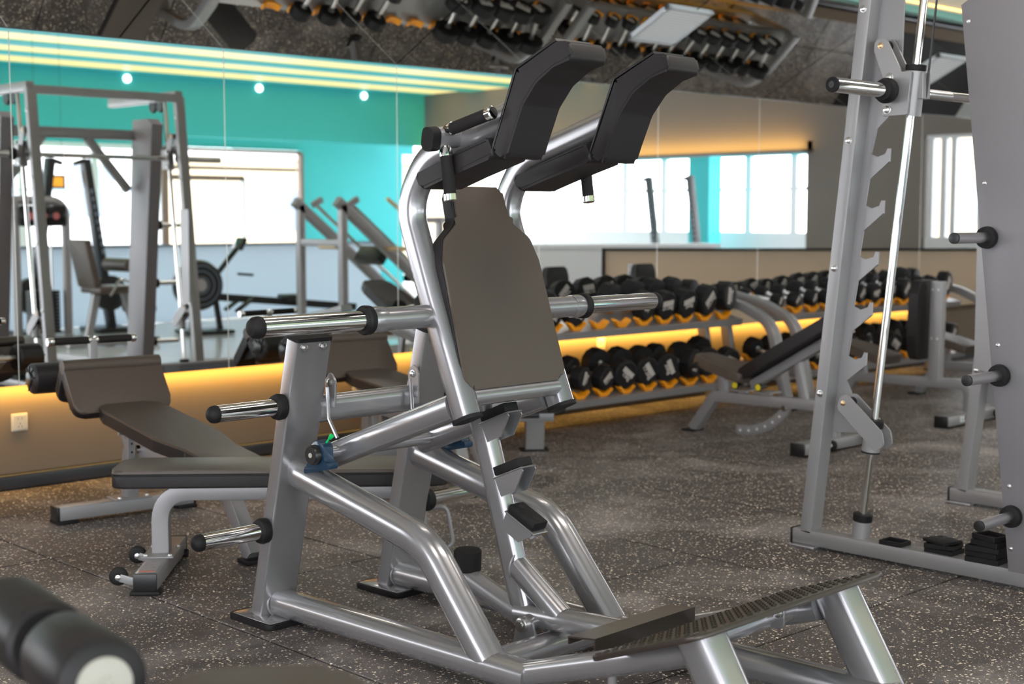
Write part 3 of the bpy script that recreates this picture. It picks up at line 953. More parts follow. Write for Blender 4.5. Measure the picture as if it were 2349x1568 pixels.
MB().box((-0.43, -0.262, 0.0733), (0.050, 0.007, 0.0012)).build('label_band', 'sticker_red', fb)
for wy in (-0.255, 0.05):
    MB().sweep([V(-0.46, wy, 0.032), V(-0.52, wy, 0.050)], rect_profile(0.005, 0.026, 0.001), (0, 1, 0)).build('wheel_fork', 'silver_dull', fb)
    wo = MB().lathe([(-0.011, 0.017), (-0.010, 0.026), (-0.006, 0.031), (0.006, 0.031), (0.010, 0.026), (0.011, 0.017)], (-0.528, wy + 0.016, 0.052), (0, 1, 0), 24).build('wheel', 'rubber', fb)
    bolt((-0.526, wy - 0.002, 0.051), (0, -1, 0), 0.008, 'axle_bolt', wo)
# loop handle at the right end
MB().tube(fillet([V(0.495, 0.02, 0.215), V(0.57, 0.02, 0.225), V(0.595, 0.02, 0.085), V(0.51, 0.02, 0.055)], 0.03, 6), 0.007, 10).build('loop_handle', 'silver_dull', fb)


# ------------------------------------------------------------------ sit-up benches with rollers
def make_situp(label, pos, ang):
    t = thing('sit_up_bench', label, 'bench', pos, ang, 'sit-up benches by the mirror')
    # local: x across, -y along the bench away from the mirror ; origin on floor at the foot beam
    bmb = MB().box((0, 0, 0.042), (0.60, 0.075, 0.055), None, 0.004)
    fb_ = bmb.build('foot_beam', 'silver_dull', t)
    for sx in (-1, 1):
        MB().box((0.30 * sx, 0, 0.042), (0.012, 0.078, 0.058), None, 0.003).build('beam_cap', 'plastic', fb_)
        MB().box((0.262 * sx, 0, 0.007), (0.09, 0.095, 0.014), None, 0.003).build('rubber_foot', 'rubber', fb_)
    MB().box((0.02, 0, 0.073), (0.16, 0.11, 0.007), None, 0.002, 1).build('mount_plate', 'silver_dull', fb_)
    for sx in (-1, 1):
        bolt((0.02 + 0.06 * sx, -0.035, 0.076), (0, 0, 1), 0.009, 'bolt', fb_)
    # curved riser and main spine
    MB().sweep(fillet([V(0.02, 0.0, 0.075), V(0.02, -0.03, 0.30), V(0.02, -0.90, 0.235), V(0.02, -1.08, 0.02)], 0.08, 8), rect_profile(0.055, 0.065, 0.006), (1, 0, 0)).build('spine', 'silver_dull', t)
    MB().box((0.02, -1.085, 0.008), (0.10, 0.08, 0.016), None, 0.003).build('rear_foot', 'rubber', t)
    # pad : narrow at the top end and widening
    a = V(0.02, 0.02, 0.470)
    bq = V(0.02, -1.02, 0.352)
    d = (bq - a).normalized()
    ln = (bq - a).length
    sd = V(1, 0, 0)
    poly = rpoly([(-0.115, 0), (0.115, 0), (0.14, 0.10), (0.14, 0.58), (0.105, 0.78), (0.105, ln), (-0.105, ln), (-0.105, 0.78), (-0.14, 0.58), (-0.14, 0.10)], [0.03, 0.03, 0.08, 0.1, 0.1, 0.04, 0.04, 0.1, 0.1, 0.08], 5)
    nn = sd.cross(d)
    sg = 1
    if nn.z < 0:
        nn = -nn
        sg = -1
    m1 = MB()
    m1.prism(poly, a - nn * 0.055, sd, d, 0.043 * sg, 0.006, 3)
    po = m1.build('pad', 'leather_side', t)
    m1 = MB()
    m1.prism(poly, a - nn * 0.014, sd, d, 0.014 * sg, 0.011, 5, both=False)
    m1.build('pad_top', 'leather', po)
    l_ = [a - nn * 0.0125 + sd * p[0] + d * p[1] for p in poly]
    MB().tube(l_ + [l_[0]], 0.002, 6, cap=False).build('seam', 'seam', po)
    # tilt bracket: perforated upright, pull pin and springs
    MB().sweep([V(-0.04, -0.16, 0.20), V(-0.04, -0.16, 0.42)], rect_profile(0.030, 0.022, 0.002), (1, 0, 0)).build('adjust_post', 'silver_dull', t)
    for hz in (0.29, 0.325, 0.36):
        MB().lathe([(0, 0.005), (0.001, 0.005)], (-0.04, -0.172, hz), (0, -1, 0), 8).build('hole', 'joint', t)
    MB().box((-0.068, -0.16, 0.372), (0.05, 0.012, 0.018), None, 0.002, 1).build('stop_tab', 'silver_dull', t)
    MB().lathe([(0, 0.017), (0.014, 0.017), (0.015, 0.012), (0.075, 0.012), (0.076, 0.006), (0.095, 0.006), (0.096, 0.018), (0.106, 0.018)], (-0.022, -0.17, 0.30), (1, -0.1, 0), 16).build('pull_pin', 'chrome', t)
    for sy_ in (-0.36, -0.42):
        pts = []
        for k in range(61):
            tt = k / 60
            pts.append(V(0.02 + 0.014 * math.cos(tt * 14 * PI), sy_ + 0.014 * math.sin(tt * 14 * PI), 0.285 + tt * 0.10))
        MB().tube(pts, 0.0032, 6).build('spring', 'plastic', t)
    # knee cushion: roof shaped
    rz, ry = 0.645, 0.16

    def slab(p_top, p_bot, thick, name, par):
        d_ = V(0, *p_bot) - V(0, *p_top)
        l_ = d_.length
        d_.normalize()
        n_ = V(1, 0, 0).cross(d_)
        if n_.z < 0:
            n_ = -n_
        g_ = 1 if V(1, 0, 0).cross(d_).dot(n_) > 0 else -1
        pl_ = rpoly([(-0.195, 0), (0.235, 0), (0.235, l_), (-0.195, l_)], [0.012, 0.012, 0.05, 0.05], 6)
        q_ = MB()
        q_.prism(pl_, V(0, *p_top) - n_ * thick, V(1, 0, 0), d_, (thick - 0.006) * g_, 0.008, 3)
        so__ = q_.build(name, 'leather_side', par)
        q_ = MB()
        q_.prism(pl_, V(0, *p_top) - n_ * 0.012, V(1, 0, 0), d_, 0.012 * g_, 0.009, 4, both=False)
        q_.build('cushion_face', 'leather', so__)
        return so__
    slab((ry, rz), (ry - 0.150, rz - 0.205), 0.050, 'knee_cushion', t)
    slab((ry + 0.026, rz - 0.030), (ry + 0.103, rz - 0.165), 0.040, 'rear_cushion', t)
    MB().tube([V(-0.196, ry - 0.002, rz - 0.025), V(0.236, ry - 0.002, rz - 0.025)], 0.030, 20).build('cushion_ridge', 'leather', t)
    MB().prism([(ry - 0.085, rz - 0.180), (ry + 0.045, rz - 0.150), (ry - 0.002, rz - 0.07)], (-0.17, 0, 0), (0, 1, 0), (0, 0, 1), 0.38).build('cushion_core', 'seam', t)  # black fill standing in for the shaded hollow between the cushions
    MB().sweep([V(0.02, -0.03, 0.28), V(0.02, 0.10, 0.46)], rect_profile(0.045, 0.040, 0.004), (1, 0, 0)).build('cushion_post', 'silver_dull', t)
    MB().lathe([(-0.10, 0.022), (0.10, 0.022)], (0.02, 0.10, 0.455), (1, 0, 0), 20).build('cushion_hub', 'silver_dull', t)
    # ankle rollers
    ro_y, ro_z = 0.345, 0.560
    MB().cyl(V(-0.26, ro_y, ro_z), V(0.22, ro_y, ro_z), 0.013, 12).build('roller_axle', 'steel', t)
    MB().sweep([V(0.02, 0.02, 0.36), V(0.02, ro_y, ro_z)], rect_profile(0.04, 0.04, 0.004), (1, 0, 0)).build('roller_arm', 'silver_dull', t)
    for c0, c1 in ((-0.262, -0.05), (0.09, 0.22)):
        r_ = 0.066
        ro = MB().lathe([(0, r_ - 0.014), (0.004, r_ - 0.006), (0.012, r_), (c1 - c0 - 0.012, r_), (c1 - c0 - 0.004, r_ - 0.006), (c1 - c0, r_ - 0.014)], (c0, ro_y, ro_z), (1, 0, 0), 28).build('ankle_roller', 'leather_side', t)
        e = c0 if c0 < 0 else c1
        s_ = -1 if c0 < 0 else 1
        MB().lathe([(0, 0.032), (0.010, 0.030), (0.014, 0.018)], (e, ro_y, ro_z), (s_, 0, 0), 20).build('roller_cap', 'plastic', ro)
        for k in range(9):
            an = 2 * PI * k / 9
            MB().tube([V(e + s_ * 0.001, ro_y + 0.033 * math.cos(an), ro_z + 0.033 * math.sin(an)), V(e + s_ * 0.001, ro_y + 0.056 * math.cos(an + 0.2), ro_z + 0.056 * math.sin(an + 0.2))], 0.0035, 6).build('pleat', 'leather_side', ro)
    # handle bar on stem
    hz_ = 0.728
    MB().sweep([V(-0.055, 0.17, 0.46), V(-0.055, 0.17, hz_)], rect_profile(0.032, 0.032, 0.003), (1, 0, 0)).build('handle_stem', 'silver_dull', t)
    hx = MB().cyl(V(-0.240, 0.17, hz_), V(0.130, 0.17, hz_), 0.010, 14).build('handle_bar', 'silver_dull', t)
    for a_, b_ in ((-0.225, -0.075), (-0.035, 0.115)):
        MB().lathe([(0, 0.0155), (b_ - a_, 0.0155)], (a_, 0.17, hz_), (1, 0, 0), 18).build('grip', 'foam', hx)
    for a_, ln_ in ((-0.250, 0.027), (-0.075, 0.012), (-0.045, 0.012), (0.115, 0.022)):
        MB().lathe([(0, 0.0165), (0.003, 0.0175), (ln_ - 0.003, 0.0175), (ln_, 0.0165)], (a_, 0.17, hz_), (1, 0, 0), 18).build('ferrule', 'chrome', hx)
    return t


su1 = make_situp('sit-up bench with roof-shaped knee cushion and grip bar at the far left', (2.90, 5.39, 0), -5.0)
tr_ = tree_of(su1)
su2 = dup(su1, (4.42, 5.72, 0), -5.0, 'second sit-up bench, its knee cushion showing behind the squat machine post', tree=tr_)

# low bench behind the squat machine
lb = thing('low_bench', 'low bench end with black pad and square silver leg behind the squat machine', 'bench', (5.28, 5.35, 0), -38)
m1 = MB()
m1.prism(rpoly([(-0.30, -0.10), (0.16, -0.10), (0.16, 0.10), (-0.30, 0.10)], 0.04, 5), (0, 0, 0.215), (1, 0, 0), (0, 1, 0), 0.055, 0.012, 4)
m1.build('pad', 'leather_side', lb)
MB().box((-0.08, 0, 0.188), (0.36, 0.07, 0.05), None, 0.004).build('spine', 'silver_dull', lb)
MB().box((-0.03, 0, 0.198), (0.10, 0.10, 0.03), None, 0.002).build('pad_mount', 'plastic', lb)
MB().sweep([V(0.0, 0.0, 0.18), V(0.0, 0.03, 0.008)], rect_profile(0.10, 0.07, 0.004), (1, 0, 0)).build('leg', 'silver_dull', lb)
MB().box((0.0, 0.03, 0.005), (0.15, 0.10, 0.010), None, 0.003).build('rubber_foot', 'rubber', lb)
MB().sweep([V(-0.24, 0.0, 0.18), V(-0.24, -0.02, 0.008)], rect_profile(0.08, 0.06, 0.004), (1, 0, 0)).build('leg', 'silver_dull', lb)
MB().box((-0.24, -0.02, 0.005), (0.12, 0.09, 0.010), None, 0.003).build('rubber_foot', 'rubber', lb)


# ------------------------------------------------------------------ smith machine
sm = thing('smith_machine', 'tall grey smith machine with chrome guide rod and hooked upright on the right', 'smith machine', (4.495, 2.7, 0))
OY = 2.7


def Q(x, y, z):
    return V(x - 4.495, y - OY, z)


def smith_frame(x0, near):
    xc = x0
    rl = MB().box(Q(xc, 1.75, 0.040), (0.072, 2.74, 0.056), None, 0.004).build('base_rail', 'silver_dull', sm)
    MB().box(Q(xc, 3.124, 0.040), (0.075, 0.010, 0.060), None, 0.003).build('rail_cap', 'plastic', rl)
    MB().box(Q(xc, 3.07, 0.006), (0.11, 0.12, 0.012), None, 0.003).build('weld_foot', 'silver', rl)
    lean = lambda z: 3.068 - 0.108 * z
    up = MB().sweep([Q(xc, lean(0.06), 0.06), Q(xc, lean(2.14), 2.14)], rect_profile(0.072, 0.050, 0.005), (1, 0, 0)).build('upright', 'silver_dull', sm)
    for bz_ in (0.592, 1.059, 1.521, 1.984):
        bolt(Q(xc - 0.036, lean(bz_) + 0.002, bz_), (-1, 0, 0), 0.011, 'bolt', up)
    # hooked plate
    pts = [(lean(0.44) + 0.01, 0.44), (2.885, 0.45), (2.895, 0.56)]
    for k in range(5):
        zc = 0.726 + 0.185 * k
        yc = 2.899 - 0.0195 * k
        pts += [(yc + 0.040, zc - 0.085), (yc - 0.045, zc - 0.022), (yc - 0.047, zc + 0.024), (yc - 0.033, zc + 0.026), (yc - 0.026, zc + 0.004), (yc + 0.006, zc - 0.006), (yc + 0.036, zc + 0.006)]
    pts += [(2.835, 1.56), (2.74, 1.64), (2.73, 2.05), (lean(2.05) + 0.01, 2.05)]
    q = MB()
    q.prism([(p[0] - OY, p[1]) for p in pts], V(xc + 0.030 - 4.495, 0, 0), (0, 1, 0), (0, 0, 1), 0.008, 0.0015, 1)
    q.build('hook_plate', 'silver_dull', sm)
    # guide rod
    ra, rb = Q(xc + 0.005, 2.848, 0.06), Q(xc + 0.005, 2.625, 2.14)
    rd = (rb - ra).normalized()
    at_ = lambda z: ra + (rb - ra) * ((z - 0.06) / 2.08)
    MB().cyl(ra, rb, 0.0145, 20).build('guide_rod', 'chrome', sm)
    so_ = MB().lathe([(0, 0.033), (0.075, 0.033)], ra, rd, 22).build('rod_socket', 'silver_dull', sm)
    MB().lathe([(0.072, 0.034), (0.078, 0.036), (0.098, 0.036), (0.10, 0.030)], ra, rd, 22).build('rod_buffer', 'rubber', so_)
    # safety collar with link arms
    lc = MB().lathe([(0, 0.033), (0.088, 0.033)], at_(0.395), rd, 22).build('safety_collar', 'silver_dull', sm)
    MB().lathe([(-0.006, 0.034), (0, 0.034)], at_(0.395), rd, 22).build('collar_ring', 'rubber', lc)
    MB().lathe([(0.088, 0.034), (0.112, 0.036), (0.118, 0.030)], at_(0.395), rd, 22).build('collar_ring', 'rubber', lc)
    for dx in (-0.033, 0.024):
        q = MB()
        pp = rpoly([(2.925, 0.585), (2.895, 0.600), (2.745, 0.475), (2.735, 0.425), (2.775, 0.400), (2.800, 0.425), (2.935, 0.545)], [0.018, 0.02, 0.02, 0.02, 0.02, 0.01, 0.02], 4)
        q.prism([(p[0] - OY, p[1]) for p in pp], V(xc + dx - 4.495, 0, 0), (0, 1, 0), (0, 0, 1), 0.007, 0.001, 1)
        ao = q.build('link_arm', 'silver_dull', lc)
    MB().lathe([(0, 0.019), (0.05, 0.019)], Q(xc - 0.026, 2.905, 0.565), (1, 0, 0), 18).build('link_roller', 'rubber', lc)
    bolt(Q(xc - 0.033, 2.908, 0.565), (-1, 0, 0), 0.008, 'bolt', lc, 'gold')
    # carriage
    cz = 1.60
    cg = MB().lathe([(0, 0.036), (0.155, 0.036)], at_(cz), rd, 24).build('carriage', 'silver_dull', sm)
    MB().lathe([(0.155, 0.030), (0.158, 0.036), (0.176, 0.036), (0.178, 0.030)], at_(cz), rd, 22).build('carriage_ring', 'rubber', cg)
    q = MB()
    pp = rpoly([(2.765, 1.60), (2.665, 1.60), (2.650, 1.75), (2.745, 1.75)], 0.006, 2)
    q.prism([(p[0] - OY, p[1]) for p in pp], V(xc - 0.050 - 4.495, 0, 0), (0, 1, 0), (0, 0, 1), 0.012, 0.001, 1)
    q.build('carriage_plate', 'silver_dull', cg)
    for by_, bz_ in ((2.735, 1.733), (2.742, 1.622)):
        bolt(Q(xc - 0.050, by_, bz_), (-1, 0, 0), 0.013, 'bolt', cg)
    for dx in (-0.038, 0.015):
        q = MB()
        pp = rpoly([(2.805, 1.872), (2.760, 1.872), (2.690, 1.74), (2.755, 1.70), (2.808, 1.83)], [0.02, 0.02, 0.01, 0.01, 0.02], 4)
        q.prism([(p[0] - OY, p[1]) for p in pp], V(xc + dx - 4.495, 0, 0), (0, 1, 0), (0, 0, 1), 0.007, 0.001, 1)
        q.build('hook_arm', 'silver_dull', cg)
    MB().lathe([(0, 0.020), (0.05, 0.020)], Q(xc - 0.028, 2.782, 1.848), (1, 0, 0), 18).build('arm_roller', 'rubber', cg)
    bolt(Q(xc - 0.038, 2.782, 1.848), (-1, 0, 0), 0.009, 'bolt', cg, 'gold')
    MB().box(Q(xc + 0.010, 2.635, 1.70), (0.05, 0.02, 0.09), None, 0.002, 1).build('cable_clamp', 'silver_dull', cg)
    s_ = -1 if near else 1
    xa = xc - 0.040 if near else xc + 0.040
    MB().lathe([(0, 0.030), (0.038, 0.028)], Q(xa, 2.725, 1.685), (s_, 0, 0), 22).build('bar_hub', 'silver_dull', cg)
    MB().lathe([(0.030, 0.032), (0.034, 0.043), (0.050, 0.045), (0.058, 0.038), (0.075, 0.036), (0.078, 0.028)], Q(xa, 2.725, 1.685), (s_, 0, 0), 26).build('bar_collar', 'rubber', cg)
    bs = MB().lathe([(0.07, 0.0255), (0.375, 0.0255)], Q(xa, 2.725, 1.685), (s_, 0, 0), 28).build('bar_sleeve', 'chrome', cg)
    MB().lathe([(0.372, 0.0262), (0.379, 0.0255), (0.380, 0.016)], Q(xa, 2.725, 1.685), (s_, 0, 0), 26).build('sleeve_cap', 'rubber', cg)
    MB().lathe([(0.379, 0.012), (0.383, 0.011), (0.383, 0.006)], Q(xa, 2.725, 1.685), (s_, 0, 0), 16).build('sleeve_plug', 'plastic', cg)
    # counterweight housing with storage horns
    hx0 = 4.445 if near else xc - 0.02
    q = MB()
    pp = [(2.470, 1.955), (2.240, 0.062), (1.99, 0.062), (2.17, 2.00), (2.40, 2.00)]
    q.prism([(p[0] - OY, p[1]) for p in pp], V(hx0 - 4.495, 0, 0), (0, 1, 0), (0, 0, 1), 0.10, 0.004, 2)
    ho_ = q.build('side_housing', 'grey_panel', sm)
    if near:
        for (by_, bz_) in ((2.440, 1.90), (2.365, 1.36), (2.300, 0.82), (2.245, 0.35), (2.232, 0.14)):
            bolt(Q(hx0, by_, bz_), (-1, 0, 0), 0.006, 'screw', ho_)
    for (hy, hz) in ((2.345, 1.178), (2.286, 0.720), (2.229, 0.252)):
        d_ = -1 if near else 1
        hx1 = hx0 if near else hx0 + 0.10
        hb = MB().lathe([(0, 0.034), (0.010, 0.038), (0.026, 0.036), (0.028, 0.026)], Q(hx1, hy, hz), (d_, 0, 0), 22).build('horn_collar', 'rubber', sm)
        hn = MB().lathe([(0.02, 0.018), (0.225, 0.018)], Q(hx1, hy, hz), (d_, 0, 0), 22).build('storage_horn', 'steel', sm)
        MB().lathe([(0.223, 0.0185), (0.231, 0.018), (0.232, 0.010)], Q(hx1, hy, hz), (d_, 0, 0), 20).build('horn_cap', 'plastic', hn)
    # cable and pulleys
    MB().tube([Q(xc + 0.012, 2.628, 1.66), Q(xc + 0.012, 2.585, 2.10)], 0.004, 8).build('cable', 'cable', sm)
    for py_ in (2.55, 2.44):
        MB().lathe([(0, 0.045), (0.004, 0.05), (0.010, 0.042), (0.014, 0.042), (0.020, 0.05), (0.024, 0.045)], Q(xc + 0.0, py_, 2.09), (1, 0, 0), 26).build('pulley', 'plastic', sm)
    MB().bar(Q(xc, 2.84, 2.15), Q(xc, 1.80, 2.15), 0.06, 0.07).build('top_beam', 'silver_dull', sm)
    # rear stay plate on the upright's foot
    return rl


smith_frame(4.495, True)
smith_frame(5.665, False)
MB().bar(Q(4.50, 2.84, 2.13), Q(5.66, 2.84, 2.13), 0.05, 0.06).build('cross_beam', 'silver_dull', sm)
MB().bar(Q(4.50, 2.16, 1.88), Q(5.66, 2.16, 1.88), 0.06, 0.08).build('cross_beam', 'silver_dull', sm)
MB().bar(Q(4.56, 1.9, 0.04), Q(5.62, 1.9, 0.04), 0.06, 0.05).build('floor_beam', 'silver_dull', sm)
for s_, xx in ((1, 4.56), (-1, 5.60)):
    MB().bar(Q(xx, 2.16, 1.45), Q(xx + 0.34 * s_, 2.16, 1.85), 0.05, 0.06).build('gusset', 'silver_dull', sm)
br_ = MB().lathe([(0, 0.0165), (1.09, 0.0165)], Q(4.535, 2.70, 1.685), (1, 0, 0), 20).build('bar', 'chrome', sm)
MB().lathe([(0.10, 0.0175), (0.26, 0.0175)], Q(4.535, 2.70, 1.685), (1, 0, 0), 20).build('bar_marking', 'steel', br_)
q = MB()
q.prism([(p[0] - OY, p[1]) for p in ((3.02, 1.30), (3.015, 0.60), (2.90, 0.57), (2.90, 1.30))], V(5.62 - 4.495, 0, 0), (0, 1, 0), (0, 0, 1), 0.008, 0.001, 1)
q.build('guard_plate', 'silver_dull', sm)


# small rubber trays lying on the base rail
def tray(mb, s, rot, z=0.0, h=0.016):
    hs = s / 2
    r3 = Matrix.Rotation(R(rot), 3, 'Z')
    mb.box((0, 0, z + 0.002), (s, s * 0.78, 0.004), r3)
    for (cx, cy, sx, sy) in ((0, -s * 0.39, s, 0.005), (0, s * 0.39, s, 0.005), (-hs, 0, 0.005, s * 0.78 + 0.005), (hs, 0, 0.005, s * 0.78 + 0.005)):
        mb.box(r3 @ V(cx, cy, 0) + V(0, 0, z + h / 2), (sx, sy, h), r3, 0.0015, 1)


ZT = 0.068
t_ = MB()
tray(t_, 0.085, 90)
o = t_.build('rubber_tray', 'rubber', loc=(4.495, 2.700, ZT))
tag(o, 'single black rubber tray lying alone on the smith machine base rail', 'tray', 'black rubber trays')
o['group'] = 'black rubber trays'
for k, (z_, rt2, lab) in enumerate(((0.0, 88, 'bottom black rubber tray of the low stack, smith machine rail'),
                                    (0.0165, 97, 'middle black rubber tray of the low stack, smith machine rail'),
                                    (0.033, 72, 'slotted black rubber tray topping the low stack on the rail'))):
    t_ = MB()
    s_ = 0.105
    if k < 2:
        tray(t_, s_, rt2)
    else:
        t_.box((0, 0, 0.007), (s_, s_ * 0.85, 0.013), Matrix.Rotation(R(rt2), 3, 'Z'), 0.003, 2)
    o = t_.build('rubber_tray', 'rubber', loc=(4.515, 2.515 + 0.004 * k, ZT + z_))
    tag(o, lab, 'tray', 'black rubber trays')
    if k == 2:
        for sx_, sy_, a_ in ((-0.025, 0.02, 40), (0.02, -0.018, 40), (-0.028, -0.02, 0), (0.028, 0.022, 0)):
            MB().box((sx_, sy_, 0.0136), (0.030 if a_ else 0.014, 0.005 if a_ else 0.012, 0.0006), Matrix.Rotation(R(rt2 + a_), 3, 'Z')).build('slot', 'joint', o)
for k in range(5):
    t_ = MB()
    tray(t_, [0.115, 0.112, 0.115, 0.10, 0.095][k], 90 + [2, -3, 4, -8, -16][k], 0, 0.019)
    o = t_.build('rubber_tray', 'rubber', loc=(4.500, 2.345 + (0.0 if k < 3 else -0.012), ZT + 0.0195 * k))
    tag(o, ['lowest', 'second', 'middle', 'fourth', 'topmost'][k] + ' black rubber tray of the tall stack against the side housing', 'tray', 'black rubber trays')


# ------------------------------------------------------------------ dumbbell racks
TILT = R(13)


def make_rack(label, xa, xb, upper, lower):
    t = thing('dumbbell_rack', label, 'rack', ((xa + xb) / 2, 5.85, 0), 0, 'two-tier dumbbell racks')
    ox = (xa + xb) / 2
    for x_ in (xa, xb):
        path = fillet([V(x_ - ox, 0.26, 0.735), V(x_ - ox, -0.12, 0.660), V(x_ - ox, -0.36, 0.560), V(x_ - ox, -0.50, 0.012)], [0.3, 0.22], 10)
        a_ = MB().sweep(path, rect_profile(0.075, 0.055, 0.006), (1, 0, 0)).build('arch_leg', 'silver_dull', t)
        MB().bar(V(x_ - ox, 0.24, 0.70), V(x_ - ox, 0.12, 0.012), 0.05, 0.07, (1, 0, 0)).build('back_leg', 'silver_dull', t)
        MB().bar(V(x_ - ox, -0.46, 0.215), V(x_ - ox, 0.15, 0.215), 0.05, 0.05, (1, 0, 0)).build('side_tie', 'silver_dull', t)
        MB().box((x_ - ox, -0.505, 0.006), (0.085, 0.075, 0.012), None, 0.003).build('rubber_foot', 'rubber', t)
        MB().box((x_ - ox, 0.12, 0.006), (0.06, 0.09, 0.012), None, 0.003).build('rubber_foot', 'rubber', t)
    W_ = xb - xa - 0.07
    rotm = Matrix.Rotation(TILT, 3, 'X')
    sad = None
    for (yc, zc, xs) in ((0.045, 0.618, upper), (-0.01, 0.222, lower)):
        sh = MB().box((0, yc, zc), (W_, 0.40, 0.006), rotm)
        sh.box(V(0, yc, zc) + rotm @ V(0, -0.20, -0.018), (W_, 0.006, 0.040), rotm)
        sh.box(V(0, yc, zc) + rotm @ V(0, 0.20, -0.018), (W_, 0.006, 0.040), rotm)
        so_ = sh.build('shelf', 'silver_dull', t)
        for x_ in xs:
            for yy in (-0.155, 0.135):
                c = V(x_ - ox, yc, zc) + rotm @ V(0, yy, 0.003)
                if sad is None:
                    q = MB()
                    vp = [(-0.030, 0), (0.030, 0), (0.070, 0.038), (0.062, 0.052), (0.026, 0.020), (-0.026, 0.020), (-0.062, 0.052), (-0.070, 0.038)]
                    q.prism(rpoly(vp, 0.006, 2), (0, 0.024, 0), (1, 0, 0), (0, 0, 1), 0.048, 0.004, 2)
                    sad = q.build('saddle', 'orange', t)
                    o = sad
                else:
                    o = sad.copy()
                    COL.objects.link(o)
                    o.parent = t
                o.location = c
                o.rotation_euler = (TILT, 0, 0)
    return t


def txt_mesh(body, size):
    cu = bpy.data.curves.new('t', 'FONT')
    cu.body = body
    cu.size = size
    cu.align_x = 'CENTER'
    cu.align_y = 'CENTER'
    cu.extrude = 0.0004
    cu.offset = size * 0.02
    ob = bpy.data.objects.new('t', cu)
    COL.objects.link(ob)
    dg = bpy.context.evaluated_depsgraph_get()
    me = bpy.data.meshes.new_from_object(ob.evaluated_get(dg))
    bpy.data.objects.remove(ob)
    bpy.data.curves.remove(cu)
    return me


db_cache = {}


def dumbbell(label, x, tier, r, kg, spin, group):
    yc, zc = ((5.895, 0.618) if tier else (5.84, 0.222))
    rotm = Matrix.Rotation(TILT, 3, 'X')
    cen = V(x, yc, zc) + rotm @ V(0, 0.0, r + 0.022)
    key = (round(r, 3), kg)
    t = thing('dumbbell', label, 'dumbbell', cen, 0, group)
    t.rotation_euler = (TILT, R(spin), 0)
    th_ = 0.055 + r * 0.35
    hl_ = 0.085
    if key not in db_cache:
        parts = []
        for s_ in (-1, 1):
            q = MB()
            q.lathe([(0, r * 0.80), (0.006, r * 0.97), (0.010, r), (th_ - 0.010, r), (th_ - 0.004, r * 0.95), (th_, r * 0.88)], (0, s_ * hl_, 0), (0, s_, 0), 12)
            h_ = q.build('head', 'rubber', t, 25)
            parts.append((h_, None))
            pm = txt_mesh(kg + 'kg', r * 0.42)
            bmq = bmesh.new()
            bmq.from_mesh(pm)
            # block lettering band above the weight, too small to read
            for k in range(6):
                g = bmesh.ops.create_cube(bmq, size=1.0)
                bmesh.ops.transform(bmq, matrix=Matrix.Translation((-r * 0.46 + k * r * 0.185, r * 0.30, 0)) @ Matrix.Diagonal((r * 0.15, r * 0.36, 0.0008, 1)), verts=g['verts'])
            bmesh.ops.transform(bmq, matrix=Matrix.Translation((0, -r * 0.08, 0)), verts=bmq.verts)
            mm = Matrix.Translation((0, s_ * (hl_ + th_ + 0.0006), 0)) @ (Matrix.Rotation(PI / 2, 4, 'X') if s_ < 0 else Matrix.Rotation(PI, 4, 'Z') @ Matrix.Rotation(PI / 2, 4, 'X'))
            bmesh.ops.transform(bmq, matrix=mm, verts=bmq.verts)
            me = bpy.data.meshes.new('face_print')
            bmq.to_mesh(me)
            bmq.free()
            bpy.data.meshes.remove(pm)
            me.materials.append(M['white_print'])
            po_ = bpy.data.objects.new('face_print', me)
            COL.objects.link(po_)
            po_.parent = h_
            parts.append((po_, h_))
        q = MB().lathe([(-hl_ - 0.004, 0.022), (-hl_ + 0.006, 0.022), (-hl_ + 0.009, 0.0145), (0, 0.0165), (hl_ - 0.009, 0.0145), (hl_ - 0.006, 0.022), (hl_ + 0.004, 0.022)], (0, 0, 0), (0, 1, 0), 18)
        hd = q.build('handle', 'steel', t)
        parts.append((hd, None))
        db_cache[key] = parts
    else:
        mp = {}
        for o, par in db_cache[key]:
            c = o.copy()
            COL.objects.link(c)
            c.parent = mp[par] if par else t
            mp[o] = c
    return t


ordn = ['first', 'second', 'third', 'fourth', 'fifth', 'sixth', 'seventh', 'eighth', 'ninth', 'tenth', 'eleventh', 'twelfth', 'thirteenth']
A_up = [5.209 + 0.197 * k for k in range(12)]
A_lo = [5.17 + 0.20 * k for k in range(12)]
B_up = [7.98 + 0.198 * k for k in range(12)]
B_lo = [7.98 + 0.198 * k for k in range(12)]
make_rack('left two-tier dumbbell rack with two empty orange saddles on its upper tier', 4.75, 7.58, A_up, A_lo)
make_rack('right two-tier dumbbell rack behind the adjustable benches and smith machine', 7.83, 10.42, B_up, B_lo)
rA = {1: 0.068, 2: 0.070, 3: 0.068, 4: 0.074, 7: 0.090, 8: 0.092, 9: 0.096, 10: 0.100, 11: 0.098}
kA = {1: '7.5', 2: '10', 3: '10', 4: '12.5', 7: '25', 8: '27.5', 9: '30', 10: '32.5', 11: '35'}
spA = {1: 20, 2: -30, 3: 8, 4: 10, 7: -42, 8: -6, 9: -14, 10: -45, 11: -84}
n_ = 0
for k, x_ in enumerate(A_up):
    if k in rA:
        lab = 'black octagonal dumbbell, %s from the right on the upper tier, left rack' % ordn[len(rA) - 1 - n_]
        dumbbell(lab, x_, 1, rA[k], kA[k], spA[k], 'dumbbells on the left rack')
        n_ += 1
rL = [0.060, 0.062, 0.064, 0.066, 0.072, 0.074, 0.090, 0.090, 0.090, 0.094, 0.094, 0.096]
kL = ['5', '5', '7.5', '8', '10', '12.5', '15', '17.5', '20', '22.5', '22.5', '25']
spL = [0, 30, -20, 20, -72, -40, 35, 52, 62, -70, 80, 20]
